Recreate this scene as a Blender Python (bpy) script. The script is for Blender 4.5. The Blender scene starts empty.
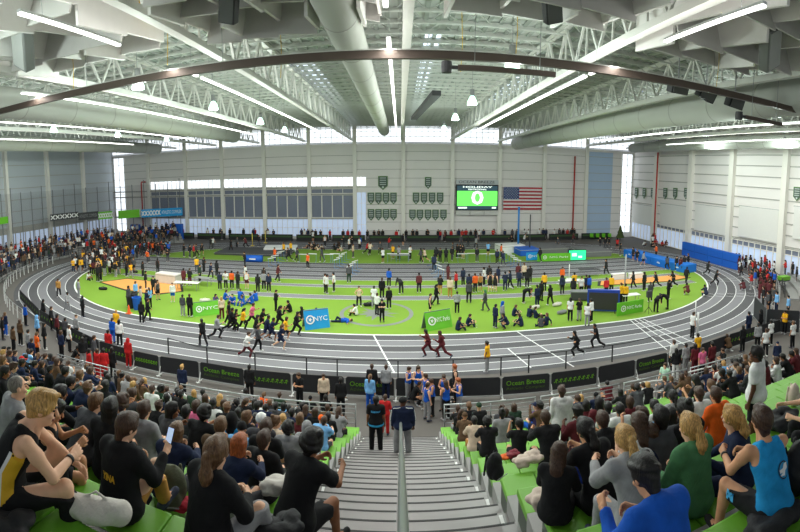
import bpy, bmesh, math, random
import numpy as np
from mathutils import Vector, Matrix, Quaternion
from mathutils.bvhtree import BVHTree
rnd = random.Random(7)
SC = bpy.context.scene
COL = SC.collection
F_, P_, YC_, CZ = 457.0, 0.09, 213.0, 10.5

# ---------------------------------------------------------------- placing: sight line -> ground
def ray(x, y):
    th = (x - 400.0) / F_; v = (YC_ - y) / F_
    c, s = math.cos(P_), math.sin(P_); dy = math.cos(th)
    return (math.sin(th), dy * c + v * s, -dy * s + v * c)
def gp(x, y, z=0.0):
    r = ray(x, y); t = (z - CZ) / r[2]
    return r[0] * t, r[1] * t
def seen(X, Y, Z):
    z = Z - CZ; c, s = math.cos(P_), math.sin(P_)
    a = Y * c - z * s; b = Y * s + z * c
    return 400 + F_ * math.atan2(X, a), YC_ - F_ * b / math.hypot(X, a)

# ---------------------------------------------------------------- materials
def lin(c):
    out = []
    for v in c[:3]:
        v = v / 255.0
        out.append(v / 12.92 if v <= 0.04045 else ((v + 0.055) / 1.055) ** 2.4)
    return (*out, 1.0)
MATS = {}
def mat(name, rgb, rough=0.6, metal=0.0, vary=0.08, scale=3.0, bump=0.0, bscale=40.0, stretch=None, spec=0.4):
    if name in MATS: return MATS[name]
    m = bpy.data.materials.new(name); m.use_nodes = True
    nt = m.node_tree; n = nt.nodes; l = nt.links
    b = n['Principled BSDF']
    b.inputs['Roughness'].default_value = rough; b.inputs['Metallic'].default_value = metal
    b.inputs['Specular IOR Level'].default_value = spec
    tc = n.new('ShaderNodeTexCoord'); mp = n.new('ShaderNodeMapping')
    if stretch: mp.inputs['Scale'].default_value = stretch
    l.new(tc.outputs['Object'], mp.inputs['Vector'])
    nz = n.new('ShaderNodeTexNoise'); nz.inputs['Scale'].default_value = scale; nz.inputs['Detail'].default_value = 4
    l.new(mp.outputs['Vector'], nz.inputs['Vector'])
    mx = n.new('ShaderNodeMix'); mx.data_type = 'RGBA'
    c = lin(rgb)
    mx.inputs['A'].default_value = tuple(v * (1 - vary) for v in c[:3]) + (1,)
    mx.inputs['B'].default_value = tuple(min(1, v * (1 + vary)) for v in c[:3]) + (1,)
    l.new(nz.outputs['Fac'], mx.inputs['Factor'])
    l.new(mx.outputs['Result'], b.inputs['Base Color'])
    if bump:
        n2 = n.new('ShaderNodeTexNoise'); n2.inputs['Scale'].default_value = bscale
        l.new(mp.outputs['Vector'], n2.inputs['Vector'])
        bp = n.new('ShaderNodeBump'); bp.inputs['Strength'].default_value = bump; bp.inputs['Distance'].default_value = 0.02
        l.new(n2.outputs['Fac'], bp.inputs['Height']); l.new(bp.outputs['Normal'], b.inputs['Normal'])
    MATS[name] = m
    return m
def tint(name, rough, kind):
    """cloth, skin and hair: the colour is the object's own"""
    m = bpy.data.materials.new(name); m.use_nodes = True
    nt = m.node_tree; n = nt.nodes; l = nt.links; b = n['Principled BSDF']
    b.inputs['Roughness'].default_value = rough
    b.inputs['Specular IOR Level'].default_value = 0.25 if kind != 'hair' else 0.4
    oi = n.new('ShaderNodeObjectInfo'); tc = n.new('ShaderNodeTexCoord'); mp = n.new('ShaderNodeMapping')
    l.new(tc.outputs['Object'], mp.inputs['Vector'])
    nz = n.new('ShaderNodeTexNoise')
    if kind == 'hair':
        mp.inputs['Scale'].default_value = (1, 1, 0.12); nz.inputs['Scale'].default_value = 90; amp = 0.6
    elif kind == 'skin':
        nz.inputs['Scale'].default_value = 14; amp = 0.10
    else:
        nz.inputs['Scale'].default_value = 9; amp = 0.18
    nz.inputs['Detail'].default_value = 3
    l.new(mp.outputs['Vector'], nz.inputs['Vector'])
    mr = n.new('ShaderNodeMapRange'); mr.inputs['From Min'].default_value = 0.25; mr.inputs['From Max'].default_value = 0.75
    mr.inputs['To Min'].default_value = 1 - amp; mr.inputs['To Max'].default_value = 1 + amp
    l.new(nz.outputs['Fac'], mr.inputs['Value'])
    ml = n.new('ShaderNodeVectorMath'); ml.operation = 'SCALE'
    l.new(oi.outputs['Color'], ml.inputs[0]); l.new(mr.outputs['Result'], ml.inputs['Scale'])
    l.new(ml.outputs['Vector'], b.inputs['Base Color'])
    if kind != 'skin':
        bp = n.new('ShaderNodeBump'); bp.inputs['Strength'].default_value = 0.5 if kind == 'hair' else 0.35
        bp.inputs['Distance'].default_value = 0.012
        if kind == 'cloth':
            n2 = n.new('ShaderNodeTexNoise'); n2.inputs['Scale'].default_value = 7; n2.inputs['Distortion'].default_value = 1.2
            l.new(mp.outputs['Vector'], n2.inputs['Vector']); l.new(n2.outputs['Fac'], bp.inputs['Height'])
            bp.inputs['Distance'].default_value = 0.03
        else:
            l.new(nz.outputs['Fac'], bp.inputs['Height'])
        l.new(bp.outputs['Normal'], b.inputs['Normal'])
    MATS[name] = m
    return m
def glow(name, rgb, strength):
    if name in MATS: return MATS[name]
    m = bpy.data.materials.new(name); m.use_nodes = True
    n = m.node_tree.nodes; b = n['Principled BSDF']
    b.inputs['Base Color'].default_value = lin(rgb); b.inputs['Emission Color'].default_value = lin(rgb)
    b.inputs['Emission Strength'].default_value = strength
    MATS[name] = m
    return m
def net_mat(name, rgb, alpha):
    m = bpy.data.materials.new(name); m.use_nodes = True
    b = m.node_tree.nodes['Principled BSDF']
    b.inputs['Base Color'].default_value = lin(rgb); b.inputs['Alpha'].default_value = alpha; b.inputs['Roughness'].default_value = 0.9
    MATS[name] = m
    return m
CLOTH = tint('cloth', 0.85, 'cloth'); SKIN = tint('skin', 0.55, 'skin'); HAIR = tint('hair', 0.5, 'hair')
DARKEYE = mat('eye_dark', (38, 26, 20), 0.3, vary=0.0); LIP = mat('lip', (150, 84, 76), 0.5, vary=0.02)

# ---------------------------------------------------------------- mesh helpers
class MB:
    def __init__(s): s.v = []; s.f = []; s.m = []
    def add(s, vs, fs, mi=0):
        o = len(s.v); s.v += [tuple(v) for v in vs]; s.f += [tuple(i + o for i in f) for f in fs]; s.m += [mi] * len(fs)
    def box(s, x0, x1, y0, y1, z0, z1, mi=0):
        s.add([(x0, y0, z0), (x1, y0, z0), (x1, y1, z0), (x0, y1, z0), (x0, y0, z1), (x1, y0, z1), (x1, y1, z1), (x0, y1, z1)],
              [(0, 3, 2, 1), (4, 5, 6, 7), (0, 1, 5, 4), (1, 2, 6, 5), (2, 3, 7, 6), (3, 0, 4, 7)], mi)
    def bar(s, a, b, w, h=None, mi=0, up=(0, 0, 1)):
        h = w if h is None else h
        a = Vector(a); b = Vector(b); d = (b - a).normalized(); u = Vector(up)
        if abs(d.dot(u)) > 0.98: u = Vector((0, 1, 0))
        r = d.cross(u).normalized(); u = r.cross(d)
        vs = [p + r * sx * w / 2 + u * sz * h / 2 for p in (a, b) for sx, sz in ((-1, -1), (1, -1), (1, 1), (-1, 1))]
        s.add(vs, [(3, 2, 1, 0), (4, 5, 6, 7), (0, 1, 5, 4), (1, 2, 6, 5), (2, 3, 7, 6), (3, 0, 4, 7)], mi)
    def tube(s, pts, r, n=8, mi=0, cap=True, closed=False):
        pts = [Vector(p) for p in pts]; N = len(pts); rings = []
        rr = r if isinstance(r, (list, tuple)) else [r] * N
        for i, p in enumerate(pts):
            t = (pts[min(i + 1, N - 1)] - pts[max(i - 1, 0)]).normalized()
            u = Vector((0, 0, 1)) if abs(t.z) < 0.95 else Vector((0, 1, 0))
            a = t.cross(u).normalized(); b = a.cross(t)
            rings.append([p + (a * math.cos(2 * math.pi * k / n) + b * math.sin(2 * math.pi * k / n)) * rr[i] for k in range(n)])
        vs = [v for R in rings for v in R]; fs = []
        for i in range(N - 1):
            for k in range(n):
                fs.append((i * n + k, i * n + (k + 1) % n, (i + 1) * n + (k + 1) % n, (i + 1) * n + k))
        if cap: fs += [tuple(range(n))[::-1], tuple((N - 1) * n + k for k in range(n))]
        s.add(vs, fs, mi)
    def lathe(s, prof, c=(0, 0, 0), n=14, mi=0):
        vs = []; fs = []
        for r, z in prof:
            vs += [(c[0] + r * math.cos(2 * math.pi * k / n), c[1] + r * math.sin(2 * math.pi * k / n), c[2] + z) for k in range(n)]
        for i in range(len(prof) - 1):
            for k in range(n): fs.append((i * n + k, i * n + (k + 1) % n, (i + 1) * n + (k + 1) % n, (i + 1) * n + k))
        s.add(vs, fs, mi)
    def prism(s, poly, z0, z1, mi=0):
        n = len(poly)
        s.add([(x, y, z0) for x, y in poly] + [(x, y, z1) for x, y in poly],
              [tuple(range(n))[::-1], tuple(range(n, 2 * n))] + [(i, (i + 1) % n, n + (i + 1) % n, n + i) for i in range(n)], mi)
    def build(s, name, mats, parent=None, smooth=False, bevel=0.0, loc=None, rz=0.0):
        me = bpy.data.meshes.new(name); me.from_pydata(s.v, [], s.f); me.validate()
        for m in (mats if isinstance(mats, (list, tuple)) else [mats]): me.materials.append(m)
        if len(me.polygons) == len(s.m): me.polygons.foreach_set('material_index', s.m)
        if smooth: me.polygons.foreach_set('use_smooth', [True] * len(me.polygons))
        if bevel:
            bm = bmesh.new(); bm.from_mesh(me); bmesh.ops.remove_doubles(bm, verts=bm.verts, dist=1e-5)
            bmesh.ops.bevel(bm, geom=bm.edges[:], offset=bevel, segments=2, affect='EDGES', profile=0.6); bm.to_mesh(me); bm.free()
        o = bpy.data.objects.new(name, me); COL.objects.link(o)
        if parent: o.parent = parent
        if loc is not None: o.location = loc
        o.rotation_euler.z = rz
        return o
def tag(o, label, cat, group=None):
    o['label'] = label; o['category'] = cat
    if group: o['group'] = group
    return o
def struct(o): o['kind'] = 'structure'; return o
def empty(name, loc, rz=0.0):
    o = bpy.data.objects.new(name, None); COL.objects.link(o); o.location = loc; o.rotation_euler.z = rz
    o.empty_display_size = 0.1
    return o
def copy_tree(o, parent=None):
    c = o.copy(); COL.objects.link(c); c.parent = parent
    for ch in list(o.children): copy_tree(ch, c)
    return c
def text_mesh(body, size, m, name, parent=None, loc=(0, 0, 0), rot=(0, 0, 0), depth=0.004, align='CENTER', width=None, bold=0.0):
    cu = bpy.data.curves.new(name, 'FONT'); cu.body = body; cu.size = size; cu.align_x = align; cu.align_y = 'CENTER'
    cu.extrude = depth; cu.resolution_u = 2; cu.offset = bold
    t = bpy.data.objects.new(name, cu); COL.objects.link(t)
    bpy.context.view_layer.update()
    me = bpy.data.meshes.new_from_object(t.evaluated_get(bpy.context.evaluated_depsgraph_get()))
    bpy.data.objects.remove(t)
    if width:
        xs = [v.co.x for v in me.vertices]; w = max(xs) - min(xs)
        for v in me.vertices: v.co.x *= width / w
    me.materials.clear(); me.materials.append(m); me.name = name
    o = bpy.data.objects.new(name, me); COL.objects.link(o); o.location = loc; o.rotation_euler = rot
    if parent: o.parent = parent
    return o

# ---------------------------------------------------------------- camera, world fill light, exposure
cam = bpy.data.cameras.new('camera'); cam.type = 'PANO'; cam.panorama_type = 'CENTRAL_CYLINDRICAL'
cam.central_cylindrical_range_u_min = -400 / F_; cam.central_cylindrical_range_u_max = 400 / F_
cam.central_cylindrical_range_v_min = (YC_ - 532) / F_; cam.central_cylindrical_range_v_max = YC_ / F_
cam.central_cylindrical_radius = 1.0
cam.clip_start = 0.05; cam.clip_end = 400
co = bpy.data.objects.new('camera', cam); COL.objects.link(co)
co.location = (0, 0, CZ); co.rotation_euler = (math.pi / 2 - P_, 0, 0)
SC.camera = co
w = bpy.data.worlds.new('sky'); SC.world = w; w.use_nodes = True
w.node_tree.nodes['Background'].inputs[0].default_value = (0.86, 0.93, 1.0, 1); w.node_tree.nodes['Background'].inputs[1].default_value = 0.40  # fill added through the back of the hall, left without a wall
SC.view_settings.view_transform = 'Standard'; SC.view_settings.look = 'None'; SC.view_settings.gamma = 1.0
SC.view_settings.exposure = 0.14; SC.view_settings.use_curve_mapping = False
SC.cycles.max_bounces = 7; SC.cycles.diffuse_bounces = 4; SC.cycles.transparent_max_bounces = 10

# ---------------------------------------------------------------- shared materials
M_wall = mat('wall_panel', (230, 225, 222), 0.7, vary=0.03, scale=0.4)
M_wall2 = mat('wall_panel_smooth', (205, 203, 199), 0.7, vary=0.02, scale=0.4)
M_girt = mat('wall_joint', (168, 166, 160), 0.7, vary=0.05)
M_colm = mat('column_paint', (232, 228, 220), 0.55, vary=0.03)
M_steel = mat('roof_steel', (214, 214, 208), 0.5, vary=0.05)
M_deck = mat('roof_deck', (182, 188, 182), 0.7, vary=0.05)
M_joist = mat('joist_paint', (188, 190, 184), 0.6, vary=0.05)
M_duct = mat('duct_fabric', (196, 198, 190), 0.6, vary=0.04, scale=1.0)
M_baffle = mat('baffle_felt', (208, 205, 201), 0.9, vary=0.05)
M_track_a = mat('track_dark', (84, 83, 86), 0.85, vary=0.10, scale=0.8, bump=0.1, bscale=60)
M_track_b = mat('track_light', (124, 123, 127), 0.85, vary=0.08, scale=0.8, bump=0.1, bscale=60)
M_line = mat('line_white', (226, 226, 226), 0.7, vary=0.03)
M_green = mat('infield_green', (118, 154, 44), 0.8, vary=0.06, scale=0.5)
M_conc = mat('concourse', (100, 95, 91), 0.75, vary=0.10, scale=0.5)
M_orange = mat('pit_cover', (226, 158, 84), 0.85, vary=0.08)
M_black = mat('black_panel', (36, 36, 38), 0.7, vary=0.1)
M_vinyl = mat('banner_vinyl', (44, 45, 49), 0.6, vary=0.08)
M_lime = mat('lime_print', (112, 176, 34), 0.6, vary=0.05)
M_white = mat('white_paint', (232, 232, 230), 0.5, vary=0.03)
M_rail = mat('rail_grey', (176, 178, 180), 0.35, metal=0.6, vary=0.05)
M_alu = mat('step_aluminium', (134, 130, 129), 0.42, metal=0.25, vary=0.10, scale=1.6, stretch=(0.5, 9, 1))
M_nose = mat('step_nosing', (38, 37, 37), 0.6, vary=0.1)
M_seat = mat('seat_green', (108, 170, 46), 0.5, vary=0.05, scale=2.0, bump=0.06, bscale=18)
M_pitch = mat('bleacher_deck_grey', (150, 149, 147), 0.6, metal=0.1, vary=0.08)
M_blue = mat('mat_blue', (24, 92, 190), 0.6, vary=0.08)
M_cyan = mat('sign_cyan', (20, 148, 212), 0.55, vary=0.04)
M_dgrey = mat('dark_grey', (66, 66, 68), 0.7, vary=0.1)
M_pole = mat('pole_grey', (150, 152, 152), 0.5, metal=0.3, vary=0.05)
M_green_sign = mat('sign_green', (104, 184, 40), 0.55, vary=0.04)
M_bronze = mat('rail_bronze', (92, 80, 72), 0.5, metal=0.2, vary=0.05)
M_speaker = mat('speaker_grey', (120, 122, 120), 0.6, vary=0.05)
M_red = mat('red_paint', (186, 48, 38), 0.5, vary=0.05)
M_sky = glow('daylight_pane', (236, 242, 250), 1.25)
M_skyb = glow('daylight_pane_blue', (186, 200, 226), 0.42)
M_dpane = mat('dark_pane', (122, 128, 146), 0.35, vary=0.22, scale=0.35)
M_strip = glow('light_tube', (255, 255, 250), 4.5)
M_bell = glow('lamp_bell', (206, 255, 232), 3.2)

# ---------------------------------------------------------------- floor, track, infield
CLX, CRX, CY, R0, LW = -18.0, 15.7, 44.8, 16.2, 0.92
def oval(o, n=40):
    R = R0 + o; pts = []
    for i in range(n + 1):
        a = -math.pi / 2 + math.pi * i / n; pts.append((CRX + R * math.cos(a), CY + R * math.sin(a)))
    for i in range(n + 1):
        a = math.pi / 2 + math.pi * i / n; pts.append((CLX + R * math.cos(a), CY + R * math.sin(a)))
    return pts
def ring(mb, o0, o1, z, mi):
    a, b = oval(o0), oval(o1); n = len(a)
    mb.add([(x, y, z) for x, y in a] + [(x, y, z) for x, y in b], [(i, n + i, n + (i + 1) % n, (i + 1) % n) for i in range(n)], mi)
b = MB(); b.box(-75, 60, -1.5, 78, -0.3, 0.0); struct(b.build('floor', M_conc))
b = MB()
for i in range(6): ring(b, i * LW, (i + 1) * LW, 0.012, i % 2)
ring(b, 6 * LW, 6 * LW + 0.5, 0.012, 0)
trk = struct(b.build('running_track', [M_track_a, M_track_b]))
b = MB()
for i in range(0, 7): ring(b, i * LW - (0.12 if i == 0 else 0.035), i * LW + (0.05 if i == 0 else 0.035), 0.018, 0)
def stripe(p, q, wd, z=0.020, mi=0):
    p = Vector((*p, z)); q = Vector((*q, z)); d = (q - p).normalized(); r = Vector((-d.y, d.x, 0)) * wd / 2
    b.add([p + r, p - r, q - r, q + r], [(0, 1, 2, 3)], mi)
stripe((-1.7, 28.55), (-0.3, 23.1), 0.10)
stripe((7.7, 28.5), (9.3, 22.4), 0.08); stripe((6.4, 25.8), (7.0, 22.9), 0.08)
for k in range(4): stripe((16.2 + k * .35, 28.5), (15.5 + k * .75, 22.6), 0.07)
for a0 in (-0.9, -0.55, -0.2, 0.1):
    for i in range(6):
        for da in (0, 0.055):
            a = a0 + da + i * 0.02
            stripe((CRX + (R0 + i * LW + .1) * math.cos(a), CY + (R0 + i * LW + .1) * math.sin(a)), (CRX + (R0 + (i + 1) * LW - .1) * math.cos(a), CY + (R0 + (i + 1) * LW - .1) * math.sin(a)), 0.05)
struct(b.build('lane_line', M_line, trk))
b = MB(); ov = oval(0); b.add([(x, y, 0.006) for x, y in ov], [tuple(range(len(ov)))], 0)
turf = struct(b.build('infield_turf', M_green))
b = MB()                                   # sprint straight and runways inside the oval
for i in range(8):
    y0 = 43.4 + i * 1.03
    b.add([(-33.0, y0, .012), (31.0, y0, .012), (31.0, y0 + 1.03, .012), (-33.0, y0 + 1.03, .012)], [(0, 1, 2, 3)], (i + 1) % 2)
for y0, y1, x0, x1 in ((40.6, 41.5, -29, 29), (36.7, 37.9, -15, 28.5)):
    b.add([(x0, y0, .012), (x1, y0, .012), (x1, y1, .012), (x0, y1, .012)], [(0, 1, 2, 3)], 1)
spr = struct(b.build('sprint_straight', [M_track_a, M_track_b]))
b = MB()
for i in range(9):
    y0 = 43.4 + i * 1.03; stripe((-33.0, y0), (31.0, y0), 0.07, 0.018)
for yy in (40.6, 41.5): stripe((-29, yy), (29, yy), 0.06, 0.018)
for yy in (36.7, 37.9): stripe((-15, yy), (28.5, yy), 0.06, 0.018)
for k in range(6): stripe((8 + k * 1.7, 40.7), (8.6 + k * 1.7, 39.9), 0.22, 0.02)
struct(b.build('lane_line', M_line, spr))
b = MB()                                   # grey ring with a leaf, printed on the infield
cx, cy = -1.75, 33.2
n = 48
b.add([(cx + 2.75 * math.cos(2 * math.pi * k / n), cy + 2.95 * math.sin(2 * math.pi * k / n), .012) for k in range(n)] + [(cx + 2.45 * math.cos(2 * math.pi * k / n), cy + 2.6 * math.sin(2 * math.pi * k / n), .012) for k in range(n)],
      [(k, (k + 1) % n, n + (k + 1) % n, n + k) for k in range(n)])
leaf = []
for k in range(22):
    a = 2 * math.pi * k / 22; r = [1.75, 0.75][k % 2]
    if k % 4 == 2: r = 1.2
    leaf.append((cx + r * math.cos(a), cy + r * math.sin(a), .012))
b.add(leaf, [tuple(range(22))])
struct(b.build('infield_emblem', mat('emblem_grey', (128, 132, 128), 0.8), turf))
for nm, poly, lab in (('left', [(-28.6, 36.6), (-27.0, 38.9), (-20.6, 38.6), (-19.3, 36.4), (-21.2, 34.6), (-24.4, 35.0)], 'orange cover over the long jump pit under the bend crowd'),
                      ('right', [(18.6, 38.9), (19.4, 40.4), (28.4, 40.4), (29.0, 38.9), (26, 38.2)], 'orange cover over the long jump pit by the blue mats')):
    c0 = empty('pit_cover', (poly[0][0], poly[0][1], 0.0)); tag(c0, lab, 'pit cover')
    px = [(x - poly[0][0], y - poly[0][1]) for x, y in poly]
    b = MB(); b.prism(px, 0.02, 0.06); b.build('cover_sheet', M_orange, c0)
    cxx = sum(p[0] for p in px) / len(px); cyy = sum(p[1] for p in px) / len(px)
    b = MB(); b.prism([(cxx + (x - cxx) * 1.06, cyy + (y - cyy) * 1.14) for x, y in px], 0.0, 0.03); b.build('border', M_black, c0)

# ---------------------------------------------------------------- far wall
FY, RX, LX = 70.0, 39.0, -50.5
b = MB(); b.box(LX - .4, RX + .4, FY, FY + .3, -0.1, 14.8); wf = struct(b.build('wall_far', M_wall))
b = MB()
for z in [1.4 + 1.35 * k for k in range(10)]:
    b.box(-7.0, RX, FY - .05, FY, z, z + .07)
for z in (10.4, 11.7, 13.0): b.box(LX, -7.0, FY - .05, FY, z, z + .07)
struct(b.build('wall_joint', M_girt, wf))
b = MB(); b.box(30.3, 34.9, FY - .04, FY, 0, 14.4); struct(b.build('trim_blue_section', mat('blue_grey_section', (176, 196, 222), 0.5, vary=0.03), wf))  # blue-grey section towards the right corner of the far wall
cols_far = [0.5, 8.0, 15.4, 22.7, 30.0, -6.9, -14.0, -21.3, -28.5, -35.2, -42.6]
for x in cols_far:
    b = MB(); b.box(x - .22, x + .22, FY - .45, FY, 0, 17.5); b.box(x - .3, x + .3, FY - .5, FY - .42, 0, 17.5)
    struct(b.build('wall_column', M_colm))
wn = 0
def window(x0, x1, z0, z1, pane, nx, nz, fm=None, y=FY, fw=.09):
    global wn
    wn += 1
    fm = fm or M_colm
    t = empty('window_%d' % wn, ((x0 + x1) / 2, y, z0)); t['kind'] = 'structure'
    hx = (x1 - x0) / 2; h = z1 - z0
    p = MB(); p.box(-hx, hx, -.06, -.03, 0, h); struct(p.build('pane', pane, t))
    f = MB()
    for i in range(nx + 1):
        x = -hx + 2 * hx * i / nx; f.box(x - fw / 2, x + fw / 2, -.12, -.03, 0, h)
    for k in range(nz + 1):
        z = h * k / nz; f.box(-hx, hx, -.13, -.03, z - fw / 2, z + fw / 2)
    struct(f.build('window_frame', fm, t))
lc = sorted(c for c in cols_far if c < 0)
for i in range(len(lc)):
    x0 = lc[i] + .25; x1 = (lc[i + 1] - .25) if i + 1 < len(lc) else -5.2
    if i + 1 == len(lc):
        window(x0, x1, 8.35, 9.75, M_sky, 3, 1); window(x0, x1, 0.7, 7.4, M_skyb, 2, 4, M_white)
        continue
    window(x0, x1, 8.35, 9.75, M_sky, 8, 1)
    window(x0, x1, 7.25, 7.95, M_dpane, 4, 1)
    window(x0, x1, 3.45, 7.0, M_dpane, 4, 1, M_colm, FY, .16)
    window(x0, x1, 0.5, 3.25, M_skyb, 8, 2, M_white)
b = MB()
for z in (8.1, 7.08, 3.35): b.box(LX, -6.8, FY - .3, FY, z - .1, z + .1)
struct(b.build('trim_1', M_girt, wf))
cc = sorted(cols_far); cc = [LX] + cc + [RX]
for i in range(len(cc) - 1):
    window(cc[i] + .1, cc[i + 1] - .1, 15.0, 17.45, M_sky, 8, 3, M_steel, FY, .07)
window(LX + .3, LX + 2.6, 0.8, 14.4, M_sky, 2, 10, M_steel)
window(36.7, RX - .3, 0.8, 14.4, M_sky, 2, 14, M_steel)
# ---------------------------------------------------------------- right and left walls
b = MB(); b.box(RX, RX + .3, -1.5, FY + .3, 3.4, 17.6); b.box(RX, RX + .3, -1.5, 28.6, 0, 3.4); wr = struct(b.build('wall_right', M_wall))
b = MB()
for z in [3.5 + 1.3 * k for k in range(11)]: b.box(RX - .08, RX, -1.5, FY, z, z + .12)
struct(b.build('wall_joint', M_girt, wr))
for y in (16.5, 25.5, 34.6, 43.7, 52.5, 61.8):
    b = MB(); b.box(RX - .6, RX, y - .3, y + .3, 0, 16.8); b.box(RX - .66, RX - .58, y - .4, y + .4, 0, 16.8); struct(b.build('wall_column', M_colm))
ys = [28.6, 34.6, 43.7, 52.5, 61.8, FY]
for i in range(5):
    wn += 1
    y0, y1 = ys[i] + .4, ys[i + 1] - .4
    t = empty('window_%d' % wn, (RX, (y0 + y1) / 2, 0.2)); t['kind'] = 'structure'; hy = (y1 - y0) / 2
    p = MB(); p.box(-.02, .02, -hy, hy, 0, 2.45); struct(p.build('pane', M_skyb, t))
    p = MB(); p.box(-.03, .02, -hy, hy, 2.5, 3.1); struct(p.build('transom_pane', M_dpane, t))
    f = MB(); k = int((y1 - y0) / 1.0)
    for j in range(k + 1):
        yy = -hy + 2 * hy * j / k; f.box(-.12, .02, yy - .06, yy + .06, 0, 3.1)
    for z in (0, 2.48, 3.1): f.box(-.13, .02, -hy, hy, z - .05, z + .05)
    struct(f.build('window_frame', M_colm, t))
b = MB(); b.box(LX - .3, LX, 8, FY + .3, 3.6, 17.6); wl = struct(b.build('wall_left', mat('wall_panel_shaded', (184, 190, 196), 0.7, vary=0.03, scale=0.4)))  # shade on this wall put into a darker, bluer panel colour
b = MB()
for z in (4.9, 6.6, 8.3, 10.0, 11.7, 13.4): b.box(LX, LX + .08, 8, FY, z, z + .10)
b.box(LX, LX + .15, 8, FY, 3.5, 4.4, 0)
struct(b.build('wall_joint', M_girt, wl))
for y in (26.0, 34.7, 43.3, 51.9, 60.7):
    b = MB(); b.box(LX, LX + .6, y - .25, y + .25, 0, 16.8); struct(b.build('wall_column', M_colm))
ys = [17, 26.0, 34.7, 43.3, 51.9, 60.7, 69]
for i in range(6):
    wn += 1
    y0, y1 = ys[i] + .3, ys[i + 1] - .3
    t = empty('window_%d' % wn, (LX, (y0 + y1) / 2, 0.2)); t['kind'] = 'structure'; hy = (y1 - y0) / 2
    p = MB(); p.box(-.02, .02, -hy, hy, 0, 3.3); struct(p.build('pane', M_skyb, t))
    f = MB(); k = 8
    for j in range(k + 1):
        yy = -hy + 2 * hy * j / k; f.box(-.02, .12, yy - .06, yy + .06, 0, 3.3)
    for z in (0, 1.6, 3.3): f.box(-.02, .13, -hy, hy, z - .05, z + .05)
    struct(f.build('window_frame', M_girt, t))

# ---------------------------------------------------------------- roof: deck, joists, skylights, trusses
b = MB(); skys = [(-7.0, -5.6, 27, 66), (1.2, 2.2, 24, 66), (8.6, 10.2, 28, 66)]
xs = sorted({LX - .4, RX + .4} | {v for s in skys for v in s[:2]})
for i in range(len(xs) - 1):
    hole = [s for s in skys if abs(s[0] - xs[i]) < 1e-6]
    if hole:
        b.box(xs[i], xs[i + 1], -1.5, hole[0][2], 17.7, 17.9); b.box(xs[i], xs[i + 1], hole[0][3], FY + .3, 17.7, 17.9)
    else: b.box(xs[i], xs[i + 1], -1.5, FY + .3, 17.7, 17.9)
for i in range(int((RX - LX) / .6)): pass
ceil = struct(b.build('ceiling', M_deck))
b = MB()
for k in range(46):
    y = 1.0 + 1.52 * k
    b.box(LX, RX, y - .06, y + .06, 17.5, 17.68); b.box(LX, RX, y - .05, y + .05, 17.0, 17.07)
    for j in range(59): 
        x = LX + .7 + j * 1.5
        b.bar((x, y, 17.04), (x + .75, y, 17.55), .035); b.bar((x + .75, y, 17.55), (x + 1.5, y, 17.04), .035)
struct(b.build('ceiling_joist', M_joist, ceil))
b = MB()
for j in range(0, 148): 
    x = LX + j * .6; b.box(x, x + .22, -1.5, FY, 17.62, 17.70)
struct(b.build('ceiling_deck_rib', mat('deck_rib', (150, 158, 150), .7), ceil))
for i, (x0, x1, y0, y1) in enumerate(skys):
    wn += 1
    t = empty('window_%d' % wn, (x0, y0, 17.75)); t['kind'] = 'structure'
    p = MB(); p.box(0, x1 - x0, 0, y1 - y0, 0, .03); struct(p.build('pane', glow('skylight_pane', (226, 236, 255), 1.3), t))
    f = MB(); nn = 26
    for k in range(nn + 1):
        y = (y1 - y0) * k / nn; f.box(0, x1 - x0, y - .05, y + .05, -.08, 0)
    for k in range(4):
        x = (x1 - x0) * k / 3; f.box(x - .03, x + .03, 0, y1 - y0, -.08, 0)
    struct(f.build('window_frame', M_steel, t))
ORD = ['first', 'second', 'third', 'fourth', 'fifth', 'sixth', 'seventh', 'eighth', 'ninth', 'tenth', 'eleventh', 'twelfth', 'thirteenth', 'fourteenth', 'fifteenth', 'sixteenth', 'seventeenth', 'eighteenth', 'nineteenth', 'twentieth']
def nth(i): return ORD[i] if i < 20 else 'number %d' % (i + 1)
tx = [0.25 + 7.4 * k for k in range(-5, 6)]
for i, x in enumerate(tx):
    t = empty('roof_truss', (x, 0, 15.2))
    tag(t, 'white steel roof truss running to the far wall, %s from the left' % nth(i), 'roof truss', 'roof trusses')
    c = MB(); c.box(-.16, .16, 4, FY - .4, 0, .24); c.box(-.05, .05, 4, FY - .4, .24, .32); c.build('bottom_chord', M_steel, t)
    c = MB(); c.box(-.14, .14, 4, FY - .4, 2.1, 2.32); c.build('top_chord', M_steel, t)
    c = MB(); y = 4.5; k = 0
    while y < FY - 3:
        c.bar((0, y, .2), (0, y + 1.25, 2.15), .11); c.bar((0, y + 1.25, 2.15), (0, y + 2.5, .2), .11); c.bar((0, y + 1.25, 2.15), (0, y + 1.25, .2), .07)
        y += 2.5
    c.build('web_lattice', M_steel, t)
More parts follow.
